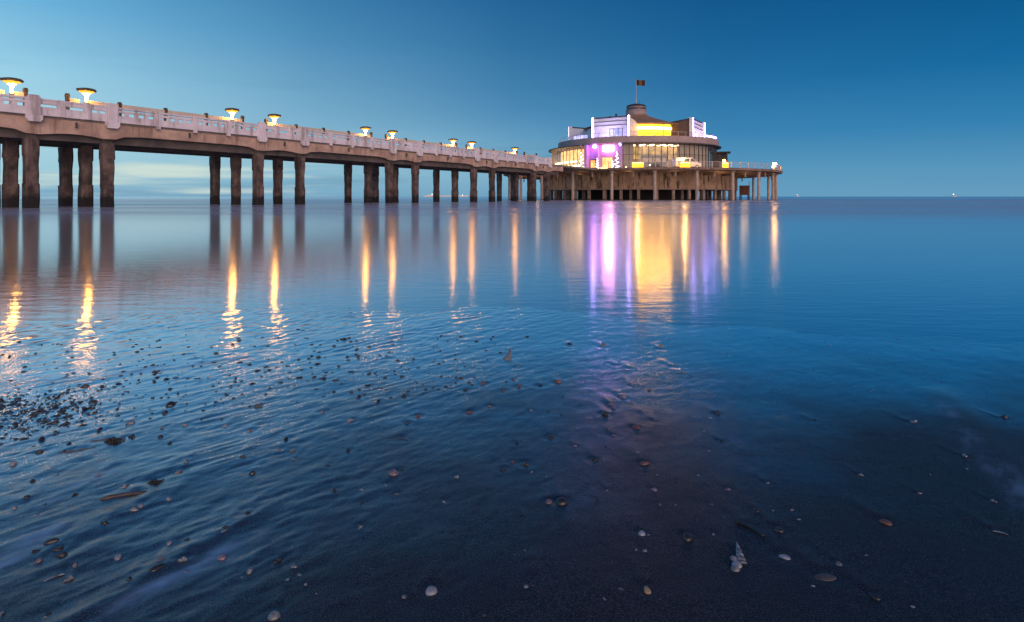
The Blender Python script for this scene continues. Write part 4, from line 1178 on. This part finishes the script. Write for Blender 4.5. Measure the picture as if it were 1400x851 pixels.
def whelk():
    vs, fs = [], []; n, m_ = 40, 14
    for i in range(n+1):
        t = i/n; x = t-0.5; r_ = 0.21*(1-t)**0.8*(1+0.10*math.sin(t*34))+0.006
        for j in range(m_):
            a = 2*PI*j/m_+t*5; vs.append((x, r_*math.cos(a), r_*math.sin(a)*(1.0 if math.sin(a) > -.5 else 0.8)))
    for i in range(n):
        for j in range(m_): fs.append((i*m_+j, i*m_+(j+1)%m_, (i+1)*m_+(j+1)%m_, (i+1)*m_+j))
    fs += [tuple(range(m_-1,-1,-1)), tuple(n*m_+j for j in range(m_))]
    return MB().add(vs, fs)
def weed(seed):
    rnd = random.Random(seed); mb = MB()
    for q in range(26):
        p = Vector((rnd.gauss(0,.2), rnd.gauss(0,.13), rnd.uniform(0.02,.18))); a = rnd.uniform(0,2*PI)
        for k in range(3):
            a += rnd.uniform(-.7,.7); p2 = p+Vector((math.cos(a)*.14, math.sin(a)*.09, rnd.uniform(-.05,.05)))
            p2.z = max(p2.z, 0.02); mb.tube(p, p2, 0.035, 0.03, n=6); p = p2
    return mb
def fragment(seed):
    mb = bivalve(0.7, 0.2, 0.3, 0.03, 18, 5); rnd = random.Random(seed)
    mb.v = [(x*(1+0.18*math.sin(7*y+seed)), y, z*(1+0.35*math.sin(11*x+3*y+seed))) for x, y, z in mb.v]
    mb.v = [(x, y if y > -0.12+0.08*math.sin(x*14+seed) else -0.12+0.08*math.sin(x*14+seed), z) for x, y, z in mb.v]
    return mb
meshes = {}
def shell_mesh(key):
    """(mesh, sink) shared by the copies"""
    if key in meshes: return meshes[key]
    kind, var = key
    mt = {'d':'d','p':'p','b':'b','k':'k'}.get(var, var)
    if kind == 'cockle': mb = bivalve(0.88, 0.12, 0.40, 0.035)
    elif kind == 'mussel': mb = bivalve(0.55, 0.0, 0.30, 0.0)
    elif kind == 'musselp':
        mb = bivalve(1.75, 0.42, 0.42, 0.0)
        mb.v = [(y/1.75, -x/1.75, z/1.75) for x, y, z in mb.v]
    elif kind == 'razor': mb = curved_tube(18, 0.075, 0.10, flat=0.6)
    elif kind == 'whelk': mb = whelk()
    elif kind == 'stick': mb = curved_tube(22, 0.026, 0.03, taper=0.4, wob=0.25, seed=3)
    elif kind == 'log': mb = curved_tube(26, 0.05, 0.07, taper=0.35, wob=0.22, seed=8)
    elif kind == 'weed': mb = weed(4)
    elif kind == 'mound': mb = bivalve(0.5, 0.1, 0.10, 0.0)
    elif kind.startswith('frag'): mb = fragment(int(kind[4:]))
    else: mb = pebble(int(kind[3:]))
    o = mb.build('tmp', S[mt], smooth=True); me_ = o.data; me_.name = kind
    bpy.data.objects.remove(o); meshes[key] = me_
    return me_
def lay(name, key, px, py, w, rot, zscale=1.0, sink=0.02, tilt=0.0):
    gx, gy = ground_pt(px, py); gz = zat(gx, gy)
    gx, gy = ground_pt(px, py, gz); size = w*gy/800
    o = bpy.data.objects.new(name, shell_mesh(key)); COL.objects.link(o)
    o.location = (gx, gy, gz + sink*size); o.scale = (size, size, size*zscale); o.rotation_euler = (tilt, tilt*0.6, rot)
    return o
BK = {'razor':('razor','d'),'razor_pale':('razor','p'),'whelk':('whelk','p'),'cockle_pale':('cockle','p'),'cockle_blue':('cockle','blue'),'cockle_dark':('cockle','d'),'cockle_pink':('cockle','k'),
 'cockle_tan':('musselp','t'),'cockle_grey':('cockle','blue'),'mussel':('musselp','d'),'mussel_brown':('musselp','b'),'mussel_pale':('musselp','blue'),'mound':('mound','sand'),'stick':('stick','wood'),'stick_pale':('stick','wood2'),
 'log':('log','wood2'),'weed':('weed','weed')}
for kind, px, py, w, rot, label, name, cat in BIG:
    key = BK[kind]; k0 = key[0]
    # the foreshortened length seen in the photo is longer on the ground when it points away
    fac = 1.0
    if k0 in ('razor','stick','log','whelk'):
        py_s = max(0.2, abs((py-269)/800)); fac = math.hypot(math.cos(rot), math.sin(rot)*1.0)/math.hypot(math.cos(rot), math.sin(rot)*min(1, py_s*1.1))
    sink = {'whelk':0.10,'razor':0.03,'stick':0.004,'log':0.0,'weed':-0.02}.get(k0, -0.03)
    o = lay(name, key, px, py, w*fac*1.05, rot, sink=sink); tag(o, label, cat)
    if k0 == 'whelk': o.rotation_euler = (0, R(-28), rot)

# the smaller pieces: described by colour and by the landmark they lie next to
marks = [(px, py, lb) for lb, px, py in (
 ('the white pointed shell',)+Z6(228,594), ('the curved razor shell',)+Z6(268,491), ('the reddish brown mussel',)+Z6(793,466), ('the tan teardrop shell',)+Z5(1172,727),
 ('the blue grey clam',)+Z5(338,733), ('the large round black cockle',)+Z5(842,388), ('the rust brown shell',)+Z5(1163,238), ('the pinkish white pair',)+Z5(192,276),
 ('the dark oval mussel',)+Z4(200,538), ('the slanted mussel',)+Z4(605,642), ('the pink violet shell',)+Z4(858,602), ('the pale round clam',)+Z4(1060,830),
 ('the dark driftwood stick',)+Z4(297,188), ('the thick driftwood branch',)+Z4(495,362), ('the weedy twig',)+Z5(213,142), ('the white ruffled shell',)+Z2(662,640),
 ('the bottom right mussel',)+Z6(750,752), ('the right edge razor shell',)+Z6(1237,506))]
cname = {'d':'black','p':'pale','b':'brown','k':'pinkish'}
used = {}
rnd = random.Random(5)
items = []
for i, (k, px, py, w) in enumerate(SCREEN_SMALL):
    best = min(marks, key=lambda q: math.hypot(q[0]-px, q[1]-py)); dx, dy = px-best[0], py-best[1]
    hd = 'right' if dx > 0 else 'left'; vd = 'above' if dy < 0 else 'below'
    if abs(dx) > 2.4*abs(dy): pos = 'to the %s of' % hd
    elif abs(dy) > 2.4*abs(dx): pos = 'straight %s' % vd
    else: pos = '%s and to the %s of' % (vd, hd)
    size = 'tiny' if w < 6.5 else ('small' if w < 9.5 else 'broad')
    shp = ('pebble' if rnd.random() < 0.4 else 'shell') if k in 'db' else 'shell'
    items.append([k, px, py, w, size, shp, pos, best[2], math.hypot(dx, dy)])
groups = {}
for it in items: groups.setdefault((cname[it[0]], it[4], it[5], it[6], it[7]), []).append(it)
ORD = ['nearest','second nearest','third nearest','fourth nearest','fifth nearest','sixth nearest','seventh nearest','eighth nearest']
for (cn, size, shp, pos, lm), its in groups.items():
    its.sort(key=lambda q: q[8])
    for n_, it in enumerate(its):
        pre = '' if len(its) == 1 else ORD[n_]+' '
        it.append('%s%s %s %s %s %s' % (pre, size, cn, shp, pos, lm))
for i, (k, px, py, w, size, shp, pos, lm, dd, label) in enumerate(items):
    if shp == 'pebble': key = ('peb%d' % (i % 4), 'peb' if k == 'd' else 'b'); nm = 'pebble'
    else:
        key = (('cockle','frag0','musselp','frag1','frag2')[i % 5], k); nm = 'shell_fragment' if key[0].startswith('frag') else 'small_shell'
    o = lay(nm, key, px, py, w*1.05 if w < 11 else 11.5+(w-11)*0.4, rnd.uniform(0, 2*PI), zscale=rnd.uniform(.7,1.2), sink=-0.09, tilt=rnd.uniform(-.45,.45))
    tag(o, label, 'pebble' if nm == 'pebble' else 'shell')

# dense shingle patch at the left edge and the stones strewn up the beach from it
def strew(n, fn, name, label, group, keys, w0, w1, seed):
    rnd = random.Random(seed)
    for i in range(n):
        px, py = fn(rnd); key = keys[i % len(keys)]
        o = lay(name, key, px, py, w0+(w1-w0)*rnd.random()**2.2, rnd.uniform(-.5,.9), zscale=rnd.uniform(.5,1.2), sink=-0.06, tilt=rnd.uniform(-.3,.3))
        tag(o, label, 'pebble', group)
def dense(r):
    t = r.gauss(0.0,1); u = r.gauss(0,1)
    return (45+52*t, 566-10*t*0.9+15*u)
strew(175, dense, 'pebble', 'dark pebble packed in the dense shingle patch at the left edge', 'pebbles of the dense shingle patch', [('peb0','peb'),('peb1','peb'),('peb2','peb'),('peb3','peb')], 4, 12, 1)
def band(r):
    t = r.random()**0.8
    return (70+430*t+r.gauss(0,25), 560-75*t+r.gauss(0,22))
strew(75, band, 'pebble', 'dark stone strewn on the wet band between the shingle patch and the water', 'stones strewn on the wet band', [('peb1','peb'),('peb3','peb'),('peb0','peb')], 4, 9.5, 2)

def scatter(n, fn, name, label, mat, w0, w1, seed, flat):
    rnd = random.Random(seed); mb = MB()
    base = [pebble(20+i, 0) for i in range(4)]
    for i in range(n):
        px, py = fn(rnd); gx, gy = ground_pt(px, py)
        if gy > 4.5 or gy < 0.5: continue
        gz = zat(gx, gy); size = (w0+(w1-w0)*rnd.random()**2)*gy/800; a = rnd.uniform(0, 2*PI); b_ = base[i % 4]; c_, s_ = math.cos(a), math.sin(a)
        mb.add([(gx+size*(x*c_-y*s_), gy+size*(x*s_+y*c_), gz+size*z*flat) for x, y, z in b_.v], b_.f)
    o = mb.build(name, mat, smooth=True); tag(o, label, 'shingle' if name == 'shingle' else 'shell grit', kind='stuff'); return o
def dense2(r): return (40+62*r.gauss(0,1), 566+20*r.gauss(0,1)-3*r.random())
def dense3(r):
    t = r.gauss(0,1); return (45+60*t, 563-8*t+17*r.gauss(0,1))
scatter(700, dense3, 'shingle', 'fine dark shingle between the bigger pebbles at the left edge', S['peb'], 2, 6, 11, 1.0)
def anywhere(r):
    d = 0.75+3.2*r.random()**1.3; return (700+r.uniform(-720,720), 269+0.67*800/d)
scatter(650, anywhere, 'shell_grit', 'tiny pale shell grit sprinkled over the wet sand', S['p'], 1.0, 2.6, 12, 0.8)
def leftband(r):
    t = r.random(); return (-30+700*t+r.gauss(0,30), 505+120*(r.random()-0.35)*(1.1-0.5*t)-25*t)
scatter(620, leftband, 'dark_shell_grit', 'dark shell crumbs strewn over the rippled wet sand at the left', S['peb'], 1.5, 7.5, 14, 0.9)
scatter(350, anywhere, 'dark_grit', 'tiny dark grit sprinkled over the wet sand', S['peb'], 1.2, 3.4, 13, 0.8)

# ------------------------------------------------------------------ render settings
scene.view_settings.view_transform = 'Standard'; scene.view_settings.look = 'None'
scene.view_settings.exposure = 0; scene.view_settings.gamma = 1
scene.render.engine = 'CYCLES'
cy = scene.cycles
cy.use_denoising = True; cy.max_bounces = 6; cy.glossy_bounces = 4; cy.transparent_max_bounces = 12; cy.diffuse_bounces = 3
cy.sample_clamp_indirect = 6; cy.sample_clamp_direct = 0; cy.use_light_tree = True
cy.caustics_reflective = True; cy.caustics_refractive = False; cy.blur_glossy = 0.5
